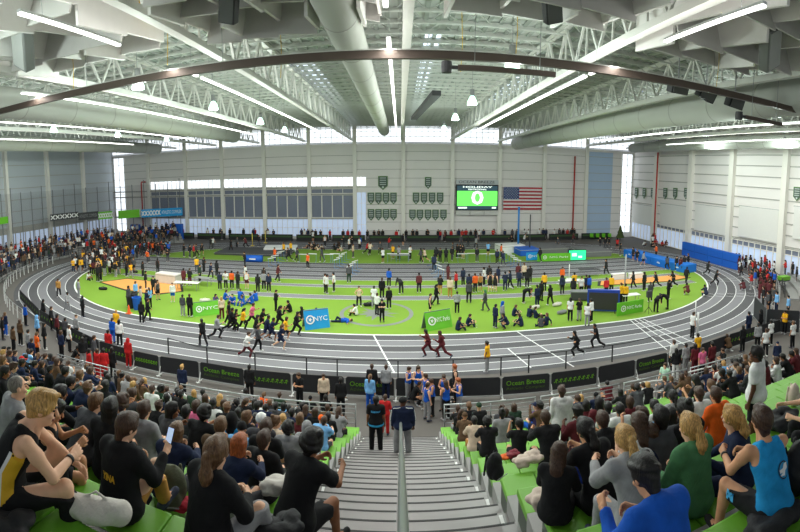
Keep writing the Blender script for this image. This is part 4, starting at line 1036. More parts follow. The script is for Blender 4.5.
# ================================================================= things on the far wall
def wallbox(name, lab, cat, x0, x1, z0, z1, y, m, th=.2):
    t = empty(name, ((x0 + x1) / 2, y, z0)); tag(t, lab, cat); return t
t = empty('scoreboard', (11.85, FY - .55, 3.9)); tag(t, 'video scoreboard with green screen on the far wall', 'scoreboard')
q = MB(); q.box(-3.3, 3.3, -.15, .3, .75, 4.7); q.build('cabinet', M_black, t)
q = MB(); q.box(-3.15, 3.15, -.18, -.15, 1.45, 3.75); scf = q.build('screen_field', glow('screen_green', (104, 224, 92), 1.0), t)
q = MB(); q.box(-3.15, 3.15, -.18, -.15, 3.75, 4.55); q.box(-3.15, 3.15, -.18, -.15, .9, 1.45); q.build('screen_band', glow('screen_dark', (34, 62, 74), .8), t)
M_scr = glow('screen_white', (236, 248, 240), 1.1)
text_mesh('HOLIDAY', .34, M_scr, 'screen_text', scf, (0, -.2, 4.35), (math.pi / 2, 0, 0), .003, width=4.6, bold=.008); text_mesh('INVITATIONAL', .3, M_scr, 'screen_text', scf, (0, -.2, 3.98), (math.pi / 2, 0, 0), .003, width=2.9, bold=.008)
text_mesh('0', 2.9, M_scr, 'screen_numeral', scf, (0, -.2, 2.6), (math.pi / 2, 0, 0), .003, bold=.05, width=1.9)
q = MB(); q.box(-2.95, -1.6, -.2, -.18, 1.05, 1.28); q.build('screen_caption', M_scr, scf); q = MB(); q.box(2.3, 2.95, -.2, -.18, 1.05, 1.28); q.build('screen_caption', M_scr, scf)
q = MB()
for k in range(3): q.box(-3.3 + 2.2 * k + .03, -3.3 + 2.2 * (k + 1) - .03, -.12, .3, 0, .72)
q.build('lower_panel', M_wall2, t)
q = MB(); q.box(-3.3, 3.3, -.05, .1, 4.75, 5.45); hdr = q.build('header', mat('header_pale', (198, 202, 204), .6), t)
text_mesh('OCEAN BREEZE', .55, mat('header_letters', (60, 66, 74), .5), 'lettering', hdr, (-.1, -.08, 5.1), (math.pi / 2, 0, 0), .01, width=5.6)
# flag
t = empty('hanging_flag', (19.2, FY - .35, 4.75)); tag(t, 'large striped flag with starred blue canton on the far wall', 'flag'); W, H = 6.3, 3.55
for k in range(13):
    q = MB(); q.box(-W / 2, W / 2, -.03, .02, H * k / 13, H * (k + 1) / 13); q.build('stripe', mat('flag_red', (176, 52, 62), .8) if k % 2 == 0 else mat('flag_white', (226, 216, 216), .8), t)
q = MB(); q.box(-W / 2, -W / 2 + W * .4, -.045, -.03, H * 6 / 13, H); cant = q.build('canton', mat('flag_blue', (40, 62, 118), .8), t)
q = MB()
for r in range(9):
    for c in range(6 - r % 2):
        x = -W / 2 + W * .4 * ((c + .5 + .5 * (r % 2)) / 6); z = H * 6 / 13 + H * 7 / 13 * (r + .7) / 9.4
        q.add([(x + (.10 if i % 2 == 0 else .04) * math.sin(2 * math.pi * i / 10), -.05, z + (.10 if i % 2 == 0 else .04) * math.cos(2 * math.pi * i / 10)) for i in range(10)], [tuple(range(10))])
q.build('star_field', M_white, cant)
# pennant shields
M_sh = mat('shield_dark', (84, 100, 90), .8, vary=.1); M_shl = mat('shield_edge', (96, 140, 70), .8); M_shp = mat('shield_print', (190, 198, 194), .8)
def shield(x, zt, w, h, lab, wall='far', y=None):
    t = empty('pennant_shield', (x, FY - .12, zt - h) if wall == 'far' else (RX - .15, y, zt - h), 0 if wall == 'far' else -math.pi / 2); tag(t, lab, 'pennant', 'shield pennants on the walls')
    def poly(s): return [(-w / 2 * s, h * (.5 + .5 * s)), (w / 2 * s, h * (.5 + .5 * s)), (w / 2 * s, h * .3), (0, h * (.5 - .5 * s)), (-w / 2 * s, h * .3)]
    for nm, s, y0, m in (('edge', 1, 0, M_shl), ('cloth', .9, -.02, M_sh)):
        q = MB(); p = poly(s); q.add([(a, y0 - .02, b_) for a, b_ in p] + [(a, y0 + .02, b_) for a, b_ in p], [tuple(range(5))[::-1], tuple(range(5, 10))] + [(i, (i + 1) % 5, 5 + (i + 1) % 5, 5 + i) for i in range(5)]); q.build(nm, m, t)
    q = MB()
    for k in (.86, .70, .54, .40): q.box(-w * .32, w * .32, -.05, -.04, h * k - h * .028, h * k + h * .028)
    q.lathe([(0, 0), (w * .11, 0)], (0, 0, 0), 10); q.build('print', M_shp, t)
    q = MB(); q.add([(w * .12 * math.cos(2 * math.pi * i / 10), -.05, h * .2 + w * .12 * math.sin(2 * math.pi * i / 10)) for i in range(10)], [tuple(range(10))]); q.build('crest_dot', M_shp, t)
def wx(px): 
    r = ray(px, 200); return r[0] * FY / r[1]
def wz(px, py):
    r = ray(px, py); return CZ + r[2] * FY / r[1]
shield(wx(383), wz(383, 176), 1.45, wz(383, 176) - wz(383, 190), 'largest shield pennant, above the left group on the far wall'); shield(wx(428), wz(428, 177), 1.0, wz(428, 177) - wz(428, 189), 'single shield pennant above the right group on the far wall')
for (xs, y0, y1, row) in (((371, 378.5, 386, 393.5), 192.5, 204.5, 'upper row of the left group'), ((371, 378.5, 386, 393.5), 209, 220.5, 'lower row of the left group'), ((416, 424, 432, 440), 192.5, 204.5, 'upper row of the right group'), ((412.5, 420, 428, 435.5, 443.5), 209.5, 220.5, 'lower row of the right group')):
    for i, px in enumerate(xs): shield(wx(px), wz(px, y0), 1.0, wz(px, y0) - wz(px, y1), 'shield pennant, %s in the %s' % (nth(i), row))
for i, (px, y0, y1) in enumerate(((637, 188, 199), (645, 188, 199), (653.5, 188, 199.5), (666, 188, 199.5), (676, 188, 199.5), (687, 188, 199.5), (798, 187, 201))):
    r = ray(px, 193); k = RX / r[0]; Y = r[1] * k; r2, r3 = ray(px, y0), ray(px, y1)
    z0 = CZ + r2[2] * RX / r2[0]; z1 = CZ + r3[2] * RX / r3[0]
    shield(0, z0, 1.1, z0 - z1, 'green shield pennant on the right wall, %s from the far corner' % nth(i), 'right', Y)
for i, (px0, px1, y0, y1) in enumerate(((634, 655, 204, 224), (662, 688, 204, 228), (697, 729, 205, 233), (741, 781, 207, 240), (796, 850, 208, 243))):
    def rw(px, py): r = ray(px, py); k = RX / r[0]; return r[1] * k, CZ + r[2] * k
    (ya, z1), (yb, _) = rw(px0, y0), rw(px1, y0); zb = rw((px0 + px1) / 2, y1)[1]; zt = rw((px0 + px1) / 2, y0 + 1)[1]
    t = empty('hung_panel', (RX - .25, (ya + yb) / 2, zb)); tag(t, 'plain white panel hung on the right wall, %s from the far corner' % nth(i), 'wall panel', 'white panels on the right wall')
    q = MB(); hy = abs(ya - yb) / 2; q.box(-.06, .06, -hy, hy, 0, zt - zb); q.build('sheet', mat('panel_white', (222, 220, 216), .8, vary=.02), t, bevel=.02)
    q = MB(); q.tube([(0, -hy - .1, zt - zb), (0, hy + .1, zt - zb)], .06, 6); q.build('hanging_bar', M_pole, t)
for px, X, Y, z0, z1, lab in ((573, None, FY - .3, .2, 13.5, 'thin red standpipe on the far wall right of the flag'), (0, RX - .75, 61.0, .3, 14.5, 'thin red standpipe beside a column of the right wall')):
    X = wx(573) if X is None else X
    q = MB(); q.tube([(X, Y, z0), (X, Y, z1)], .12, 8); tag(q.build('standpipe', M_red, None, smooth=True), lab, 'pipe')
q = MB(); q.tube([(-44.0, FY - .6, .5), (-44.0, FY - .6, 9.6), (-43.9, FY - .6, 9.8), (-43.1, FY - .6, 9.8)], .12, 8); tag(q.build('standpipe', M_red, None, smooth=True), 'bent red standpipe by the far left window band', 'pipe')
# ================================================================= on the infield
def sign(px, py, w, h, rz, m, words, lab, lean=.28, disc=None, back=True, flat=False):
    X, Y = gp(px, py); t = empty('sandwich_sign' if not flat else 'sign_board', (X, Y, 0), rz); tag(t, lab, 'sign')
    def face(s):
        o = empty_part = MB(); 
        if flat: o.box(-w / 2, w / 2, -.03, .03, .05, h + .05)
        else: o.add([(-w / 2, s * .42, 0), (w / 2, s * .42, 0), (w / 2, 0, h), (-w / 2, 0, h), (-w / 2, s * .42 - s * .04, 0), (w / 2, s * .42 - s * .04, 0), (w / 2, -s * .04, h), (-w / 2, -s * .04, h)], [(0, 1, 2, 3), (7, 6, 5, 4), (0, 4, 5, 1), (1, 5, 6, 2), (2, 6, 7, 3), (3, 7, 4, 0)])
        return o
    fb = face(-1).build('front_board', m, t)
    if not flat: face(1).build('rear_board', mat('board_back', (120, 130, 130), .8), t)
    rx = math.pi / 2 - (0 if flat else math.atan2(.42, h)); yy = -.05 if flat else -.25
    if words: text_mesh(words, h * .36, M_white, 'lettering', fb, (.14 * w if disc else 0, yy - .02, h * .52 + (.05 if flat else 0)), (rx, 0, 0), .004, width=w * (.55 if disc else .8))
    if disc:
        q = MB(); n = 18; r = h * .24
        q.add([(r * math.cos(2 * math.pi * i / n), r * math.sin(2 * math.pi * i / n), 0) for i in range(n)] + [(r * .7 * math.cos(2 * math.pi * i / n), r * .7 * math.sin(2 * math.pi * i / n), 0) for i in range(n)], [(i, (i + 1) % n, n + (i + 1) % n, n + i) for i in range(n)])
        lf = [((r * .55 if i % 2 == 0 else r * .22) * math.cos(math.pi * i / 5), (r * .55 if i % 2 == 0 else r * .22) * math.sin(math.pi * i / 5), 0) for i in range(10)]; q.add(lf, [tuple(range(10))])
        o = q.build('emblem', M_white, fb); o.location = (-w * .28, yy - .04, h * .52 + (.05 if flat else 0)); o.rotation_euler.x = rx
sign(316, 327, 1.75, 1.25, math.radians(28), M_cyan, 'NYC', 'blue tent sign with white emblem on the near turf', disc=1)
sign(437, 327.5, 2.0, 1.2, math.radians(26), M_green_sign, 'NYC Parks', 'lime tent sign with leaf emblem right of the grey ring', disc=1)
sign(206, 314, 2.1, 1.0, math.radians(38), M_green_sign, 'NYC', 'lime tent sign behind the pack of runners', disc=1)
sign(630, 314.5, 2.5, 1.0, math.radians(8), M_green_sign, 'NYC Parks', 'lime board with leaf emblem right of the dark display', disc=1, flat=True)
sign(534, 260.5, 2.0, .95, math.radians(2), M_cyan, 'NYC', 'blue board with white lettering at the vault mats', disc=1, flat=True)
sign(554, 261.5, 4.2, .95, math.radians(-2), M_green_sign, 'NYC Parks', 'long lime board between blue board and glowing screen', disc=1, flat=True)
X, Y = gp(577, 260.5); t = empty('video_screen', (X, Y, 0), -.08); tag(t, 'small glowing green video screen on the far turf', 'screen')
q = MB(); q.box(-1.15, 1.15, -.1, .25, 0, 1.35); q.build('cabinet', M_black, t); q = MB(); q.box(-1.08, 1.08, -.12, -.1, .1, 1.28); q.build('display', glow('display_teal', (40, 206, 132), 1.3), t)
q = MB(); q.box(-.7, -.1, -.13, -.12, .55, .95); q.box(.1, .6, -.13, -.12, .35, .6); q.build('picture', glow('display_light', (190, 250, 214), 1.2), t)
X, Y = gp(603, 312); t = empty('display_board', (X, Y, 0), math.radians(-24)); tag(t, 'dark display board with blue frame on the near turf', 'display board')
q = MB(); q.box(-1.25, 1.25, -.12, .2, .1, 1.75); q.build('frame', mat('frame_blue', (34, 66, 160), .5), t, bevel=.03); q = MB(); q.box(-1.12, 1.12, -.15, -.12, .22, 1.55); q.build('panel', mat('board_dark', (56, 54, 54), .5), t)
for sx in (-1, 1):
    q = MB(); q.bar((sx * .9, .1, 0), (sx * .9, .1, .2), .06); q.bar((sx * .9, -.4, .03), (sx * .9, .5, .03), .06); q.build('foot', M_black, t)
X, Y = gp(585, 300); t = empty('equipment_case', (X, Y, 0), -.3); tag(t, 'long dark equipment case behind the display board', 'case')
q = MB(); q.box(-1.2, 1.2, -.4, .4, .08, .75); q.build('body', M_dgrey, t, bevel=.04); q = MB(); q.box(-1.22, 1.22, -.42, .42, .72, .8); q.build('lid', mat('case_lid', (120, 122, 124), .6), t)
bm_ = [(29.3, 52.8), (29.5, 49.8), (29.8, 46.8), (30.2, 43.8), (30.9, 40.9)]
for i in range(4):
    p, q_ = bm_[i], bm_[i + 1]; d = Vector((q_[0] - p[0], q_[1] - p[1], 0)); t = empty('landing_mat', ((p[0] + q_[0]) / 2, (p[1] + q_[1]) / 2, 0), math.atan2(d.y, d.x)); tag(t, 'bright blue landing mat by the right bend, %s from the far end' % nth(i), 'mat', 'blue landing mats in a row')
    L = d.length; m = MB(); m.box(-L / 2 + .03, L / 2 - .03, -.9, .9, .0, .95); m.build('foam_block', mat('mat_cyan', (20, 112, 206), .6), t, bevel=.08)
    (lambda q: (q.box(-.28, .28, -.915, -.905, .42, .52), q.bar((-.2, -.91, .62), (.2, -.91, .56), .07, .01), q.build('emblem', M_white, t)))(MB())
for i in range(4):
    y0 = 39.6 + 2.9 * i; t = empty('wall_mat', (37.0, y0 + 1.45, 0)); tag(t, 'tall blue padded mat standing below the right wall, %s from the near end' % nth(i), 'mat', 'blue wall mats')
    m = MB(); m.box(-.25, .25, -1.43, 1.43, 0.03, 1.9); m.build('foam_block', M_blue, t, bevel=.06); m = MB(); m.box(-.27, -.25, -1.3, 1.3, .9, .96); m.build('seam', mat('seam_blue', (16, 60, 130), .6), t)
def boxthing(name, px, py, w, d, h, m, lab, cat, rz=0, z=0, lid=None, bev=.08):
    X, Y = gp(px, py); t = empty(name, (X, Y + d / 2, z), rz); tag(t, lab, cat)
    q = MB(); q.box(-w / 2, w / 2, -d / 2, d / 2, 0.0, h); q.build('body', m, t, bevel=bev)
    q = MB(); q.box(-w / 2 * 1.02, w / 2 * 1.02, -d / 2 * 1.02, d / 2 * 1.02, h * .8, h * .86); q.build('seam', lid or M_girt, t)
    return t
boxthing('vault_mat', 512, 253, 3.4, 2.5, 1.0, M_white, 'white vault landing mat left of the blue pole', 'mat', .2); boxthing('vault_mat', 529, 256, 2.6, 2.5, .9, M_blue, 'blue vault landing mat behind the blue board', 'mat', .1)
boxthing('platform', 549, 253.5, 5.4, 5, .7, mat('platform_grey', (112, 112, 114), .8), 'low grey platform left of the glowing screen', 'platform', bev=.05); boxthing('platform', 597, 257, 4.2, 4, .8, mat('platform_grey', (112, 112, 114), .8), 'low grey platform right of the glowing screen', 'platform', bev=.05)
boxthing('landing_pit', 250, 256, 10, 5, .3, M_dgrey, 'flat dark jumping pit behind the blue tube', 'mat', 0, bev=.05); boxthing('landing_pit', 278, 252, 4.5, 3, .5, M_white, 'pale tarp over the jumping pit edge', 'mat', .2, bev=.1)
X, Y = gp(253.5, 262); t = empty('foam_tube', (X, Y, 0)); tag(t, 'blue foam roll lying on the sprint straight edge', 'foam roll')
q = MB(); q.tube([(-1.1, 0, .42), (1.1, 0, .42)], .42, 18); q.build('roll', M_blue, t, smooth=True); q = MB(); q.box(-.4, .4, -.44, -.425, .36, .5); q.build('emblem', M_white, t)
boxthing('equipment_cart', 166, 284, 2.5, 1.1, 1.0, mat('cart_white', (214, 210, 204), .6), 'white covered equipment cart by the orange pit', 'cart', -.15)
boxthing('bench_box', 520 + 100, 279.5, 1.6, .6, .6, M_white, 'white box left of the two by the right orange pit', 'box'); boxthing('bench_box', 637, 279, 1.6, .6, .6, M_white, 'white box right of the two by the right orange pit', 'box')
def bin_(px, py, m, lab):
    X, Y = gp(px, py); t = empty('trash_bin', (X, Y, 0)); tag(t, lab, 'bin'); q = MB(); q.lathe([(0, 0), (.26, 0), (.36, .95), (.36, 1.0), (.31, 1.0), (.28, .5), (0, .5)], n=16); q.build('barrel', m, t, smooth=False); q = MB(); q.lathe([(.35, .93), (.39, .95), (.39, 1.02), (.33, 1.03)], n=16); q.build('rim', m, t)
bin_(131, 308, M_black, 'black bin beside the blue bin near the orange cone'); bin_(137, 309.5, M_blue, 'blue bin beside the black bin near the orange cone'); bin_(134, 305, M_dgrey, 'grey bin just behind the black and blue bins')
X, Y = gp(129, 313.5); t = empty('traffic_cone', (X, Y, 0)); tag(t, 'small orange traffic cone in front of the bins', 'cone'); q = MB(); q.lathe([(.16, .04), (.03, .68), (0, .7)], n=14); q.build('body', M_orange if False else mat('cone_orange', (230, 92, 30), .5), t, smooth=True); q = MB(); q.box(-.22, .22, -.22, .22, 0, .04); q.build('base', mat('cone_orange', (230, 92, 30), .5), t)
def table(px, py, w, lab, rz=0, m=M_white):
    X, Y = gp(px, py); t = empty('folding_table', (X, Y, 0), rz); tag(t, lab, 'table'); q = MB(); q.box(-w / 2, w / 2, -.38, .38, .70, .745); q.build('table_top', m, t, bevel=.01)
    for sx in (-1, 1):
        for sy in (-1, 1):
            q = MB(); q.bar((sx * (w / 2 - .15), sy * .3, 0), (sx * (w / 2 - .15), sy * .3, .7), .035); q.build('leg', M_pole, t)
table(187, 290, 2.4, 'white folding table left of the maroon pair', .1); table(203, 285, 1.8, 'folding table with bags right of the maroon pair', -.2, M_pole); table(570, 288, 2.2, 'white folding table among the yellow shirts', 0); table(610, 299, 1.8, 'folding table behind the display board', -.2); table(589, 276, 2.2, 'dark bench table on the sprint straight', -.15, M_dgrey); table(630, 303, 1.6, 'folding table under the yellow jackets', 0)
table(400, 261, 2.4, 'folding table before the yellow bib group', 0, M_pole)
# uprights and poles
def pole(px, py, h, r, m, lab, cat='pole', basew=.5):
    X, Y = gp(px, py); t = empty('upright_pole', (X, Y, 0)); tag(t, lab, cat); q = MB(); q.tube([(0, 0, .05), (0, 0, h)], r, 8); q.build('shaft', m, t, smooth=True); q = MB(); q.box(-basew / 2, basew / 2, -basew / 2, basew / 2, 0, .08); q.build('base', m, t)
pole(518, 251, 6.0, .13, mat('pole_blue', (40, 120, 190), .4), 'tall blue vault upright below the flag'); pole(529.5, 254, 5.2, .08, M_dgrey, 'thin dark vault upright right of the blue one')
pole(624, 303, 4.1, .06, M_pole, 'tall thin grey pole behind the yellow jackets'); pole(569, 279, 1.5, .05, M_white, 'white finish post left of the orange shirt'); pole(697, 338, 1.75, .07, M_white, 'white timing post on the right bend straight'); pole(695, 320, 1.5, .04, M_white, 'second white timing post behind the first')
M_yel = mat('pole_yellow', (222, 196, 84), .5)
pole(252.5, 246, 1.9, .06, M_yel, 'yellow upright, left of the far pair'); pole(265.5, 243, 1.9, .06, M_yel, 'yellow upright, right of the far pair')
X, Y = gp(648.5, 313); t = empty('timer_stand', (X, Y, 0)); tag(t, 'grey timing box on a tripod by the right turf', 'tripod stand'); q = MB(); q.box(-.22, .22, -.12, .12, 1.25, 1.75); q.build('box', M_dgrey, t, bevel=.02)
q = MB(); q.bar((0, 0, .3), (0, 0, 1.25), .04); q.build('pole', M_black, t)
for k in range(3):
    q = MB(); q.bar((0, 0, .5), (.35 * math.cos(2.1 * k), .35 * math.sin(2.1 * k), 0), .03); q.build('leg', M_black, t)
hp = None
def hurdle(X, Y, rz, lab, m=None):
    global hp
    if hp is None:
        t = empty('hurdle', (X, Y, 0), rz)
        for sx in (-1, 1):
            q = MB(); q.bar((sx * .5, 0, .03), (sx * .5, 0, .95), .035); q.bar((sx * .5, 0, .03), (sx * .5, -.6, .03), .04); q.build('leg', mat('hurdle_blue', (92, 134, 176), .5), t)
        q = MB(); q.box(-.6, .6, -.02, .02, .88, .97); q.build('crossbar', M_white, t); hp = t
    else: t = copy_tree(hp); t.location = (X, Y, 0); t.rotation_euler.z = rz
    tag(t, lab, 'hurdle', 'hurdles on the infield')
hn = 0
for grp, pts, rz in (('angled file left of mid straight', [(337, 267.5), (339.5, 265), (342, 262.5), (344, 260.5)], 1.1), ('angled file beside the lone grey figure', [(350, 275), (352.5, 272), (355, 269.5)], 1.1), ('file by the navy figure', [(434, 266), (436.5, 270), (438.5, 274), (441, 278)], -1.1), ('file towards the vault mats', [(505, 259), (508, 261), (511, 263), (514, 265.5), (517, 268)], -1.0),
                     ('far row on the left turf', [(304, 262), (312, 261.5), (328.5, 262), (335, 261.5)], 0), ('far row on the middle turf', [(392, 261.5), (404, 261.5), (462, 261.5), (472, 261), (482, 261.5), (494, 261.5)], 0), ('file at the edge of the left straight', [(272, 266), (275, 263.5), (278, 261), (281, 259)], 1.0)):
    for i, p in enumerate(pts): hurdle(*gp(*p), rz, '%s hurdle of the %s' % (nth(i), grp))
X, Y = gp(620, 240); t = empty('decorated_tree', (X, Y, 0)); tag(t, 'small dark conical tree before the far right corner', 'tree'); q = MB(); q.lathe([(0, 2.6), (.25, 1.9), (.2, 1.85), (.5, 1.2), (.4, 1.15), (.75, .4), (0, .4)], n=12); q.build('foliage', mat('tree_green', (70, 84, 42), .9, vary=.3, scale=9), t); q = MB(); q.bar((0, 0, 0), (0, 0, .5), .14); q.build('trunk', M_bronze, t)
for i, px in enumerate((592, 598, 604, 610)):
    X, Y = gp(px, 239.5); t = empty('green_chair', (X, Y, 0)); tag(t, 'lime folding chair before the far right corner, %s from the left' % nth(i), 'chair', 'lime chairs by the far wall'); q = MB(); q.box(-.3, .3, -.25, .25, .4, .46); q.build('seat', M_green_sign, t); q = MB(); q.box(-.3, .3, .2, .25, .46, 1.0); q.build('backrest', M_green_sign, t)
    for sx in (-1, 1):
        [(lambda q, yy: (q.bar((sx * .25, yy, 0), (sx * .25, yy, .4), .04), q.build('leg', M_black, t)))(MB(), yy) for yy in (-.2, .2)]
X, Y = gp(784, 279, .9); t = empty('stand_seat', (X, Y, .72)); tag(t, 'lime seat block on the right bend stand', 'seat'); q = MB(); q.box(-.6, .6, -.4, .4, .1, .5); q.build('cushion', M_seat, t, bevel=.05); q = MB(); q.box(-.55, .55, -.35, .35, 0, .1); q.build('base', M_dgrey, t)
# ================================================================= bags and coats lying about
def blob(name, mats, fn, lo, hi, h):
    f = Field(lo, hi, h); fn(f); return to_mesh(name, [f.mesh()], mats)
M_bag = {k: mat('bag_' + k, v, .75, vary=.15, scale=8, bump=.3, bscale=25) for k, v in dict(black=(30, 30, 33), white=(206, 200, 192), olive=(92, 96, 76), blue=(26, 62, 170), maroon=(126, 34, 48), orange=(232, 104, 34), fleece=(196, 178, 164), red=(190, 40, 60), grey=(120, 120, 124)).items()}
def bagmesh(kind):
    if kind == 'backpack':
        def fn(f):
            f.ell((0, 0, .22), (.17, .12, .24)); f.ell((0, -.09, .14), (.13, .08, .13), k=.02); f.cone((-.05, 0, .45), (.05, 0, .45), .015, .015, k=.01); f.ruffle(.004, 30)
            for sx in (-1, 1): f.cone((sx * .09, .1, .4), (sx * .12, .13, .05), .02, .02, k=.01)
        return fn, (-.22, -.22, -.02), (.22, .2, .5)
    if kind == 'duffel':
        def fn(f):
            f.cone((-.28, 0, .13), (.28, 0, .13), .13, .13, k=0); f.ell((0, -.03, .12), (.3, .15, .12), k=.03); f.cone((-.15, 0, .25), (0, .02, .32), .013, .013, k=.008); f.cone((0, .02, .32), (.15, 0, .25), .013, .013, k=.008); f.ruffle(.005, 28)
        return fn, (-.45, -.2, -.02), (.45, .2, .36)
    def fn(f):
        r = random.Random(4)
        for i in range(14): f.ell((r.uniform(-.2, .2), r.uniform(-.13, .13), r.uniform(.04, .12)), (r.uniform(.06, .13), r.uniform(.05, .1), r.uniform(.03, .06)), k=.04)
        f.ruffle(.008, 34)
    return fn, (-.38, -.28, -.03), (.38, .28, .24)
BAGM = {}
def bag(kind, col, X, Y, Z, rz, lab, cat, s=1.0, tilt=0):
    nm = {'backpack': 'backpack', 'duffel': 'duffel_bag', 'coat': 'coat'}[kind]
    if (kind, col) not in BAGM:
        fn, lo, hi = bagmesh(kind); BAGM[(kind, col)] = blob(nm, [M_bag[col]], fn, lo, hi, .014)
    o = bpy.data.objects.new(nm, BAGM[(kind, col)]); COL.objects.link(o); o.location = (X, Y, Z); o.rotation_euler = (tilt, 0, rz); o.scale = (s,) * 3
    tag(o, lab, cat)
    if kind != 'coat':
        q = MB(); q.tube([(-.12, -.2 if kind == 'backpack' else -.14, .12), (.12, -.2 if kind == 'backpack' else -.14, .12)], .008, 5); q.build('zip', M_pole, o)
    return o
def on_seat(px, py, n, dz=.45):
    z = rowD(n) + dz; X, Y = gp(px, py, z); return X, Y, z
# ================================================================= people
PEOPLE = []           # records for labels
def dress(o, parts, c, sk):
    b_, t_, l_, h_, s_, J = parts; out = []
    o.color = lin(SKN[sk])
    for m, col in ((t_, COLS[c[0]]), (l_, COLS[c[1]]), (h_, c[2]), (s_[0], c[3]), (s_[1], c[3])):
        q = bpy.data.objects.new(m.name, m); COL.objects.link(q); q.parent = o; q.color = lin(col); out.append(q)
    return out
prnd = random.Random(11)
def jit(rgb): k = prnd.uniform(.85, 1.12); return tuple(min(255, v * k) for v in rgb)
def make(pose, top, bot, hair, sk, X, Y, Z, face, scale, zone, px, lod=None, extra=''):
    dist = math.hypot(math.hypot(X, Y), CZ - Z - .8)
    if lod is None: lod = 2 if dist < 4.6 else (1 if dist < 17 else 0)
    parts = person_parts(pose, lod, top[0], bot[0], hair[0])
    o = bpy.data.objects.new('person', parts[0]); COL.objects.link(o)
    o.location = (X, Y, Z); o.rotation_euler.z = -math.radians(face); o.scale = (scale,) * 3
    hc = COLS[hair[1]] if hair[0] in 'ceo' else HC.get(hair[1], HC['B'])
    kids = dress(o, parts, (top[1], bot[1], hc, prnd.choice([(228, 228, 226), (30, 30, 32), (200, 200, 204), (60, 64, 80)])), sk)
    PEOPLE.append(dict(o=o, pose=pose, top=top, bot=bot, hair=hair, zone=zone, px=px, extra=extra))
    return o, kids, parts[5]
FACE0 = {}
# ---- seated in the stand: x, y of the top of the head in the photograph -> the row whose seat carries that head best
def seated(x, y, pose, top, bot, hair, sk, face, row=None, zone=None, extra='', smin=.86, smax=1.13, dy=0):
    P = POSES[pose]; J = joints(P); hd = J['head'] + J['H'][2] * .14; a = -math.radians(face); ca, sa = math.cos(a), math.sin(a); best = None
    hx, hy = hd[0] * ca - hd[1] * sa, hd[0] * sa + hd[1] * ca; up = hd[2]
    stand = pose in 'SAHWB' or pose == 'S2'
    for n in ([row] if row is not None else range(7 if y < 386 and (x > 712 or x < 62) else -1, 15)):
        Y = rowN(n) - (.68 if not stand else .30) + dy; Z = rowD(n) + (.43 if not stand else 0)
        for s in ([1.0] if row is None else [1.0]):
            lo, hi = -24, 24
            for _ in range(40):
                m = (lo + hi) / 2
                if seen(m + hx * s, Y + hy * s, Z + up * s)[0] < x: lo = m
                else: hi = m
            e = abs(seen(lo + hx * s, Y + hy * s, Z + up * s)[1] - y)
            if any(q[0] == n and abs(q[1] - lo) < .44 for q in TAKEN): e += 14
            if abs(lo) < AW + .2 and not stand: e += 40
            if best is None or e < best[0]: best = (e, n, lo, Y, Z)
    e, n, X, Y, Z = best
    b_s = None
    for s in np.linspace(smin, smax, 15):
        e = abs(seen(X + hx * s, Y + hy * s, Z + up * s)[1] - y)
        if b_s is None or e < b_s[0] - .2 or (abs(e - b_s[0]) <= .2 and abs(s - 1) < abs(b_s[1] - 1)): b_s = (e, s)
    TAKEN.append((n, X))
    z = zone or '%s row %s of aisle' % (nth(n + 1), 'left' if X < 0 else 'right')
    return make(pose, top, bot, hair, sk, X, Y, Z, face, b_s[1], z, x, extra=extra) + (n,)
TAKEN = []
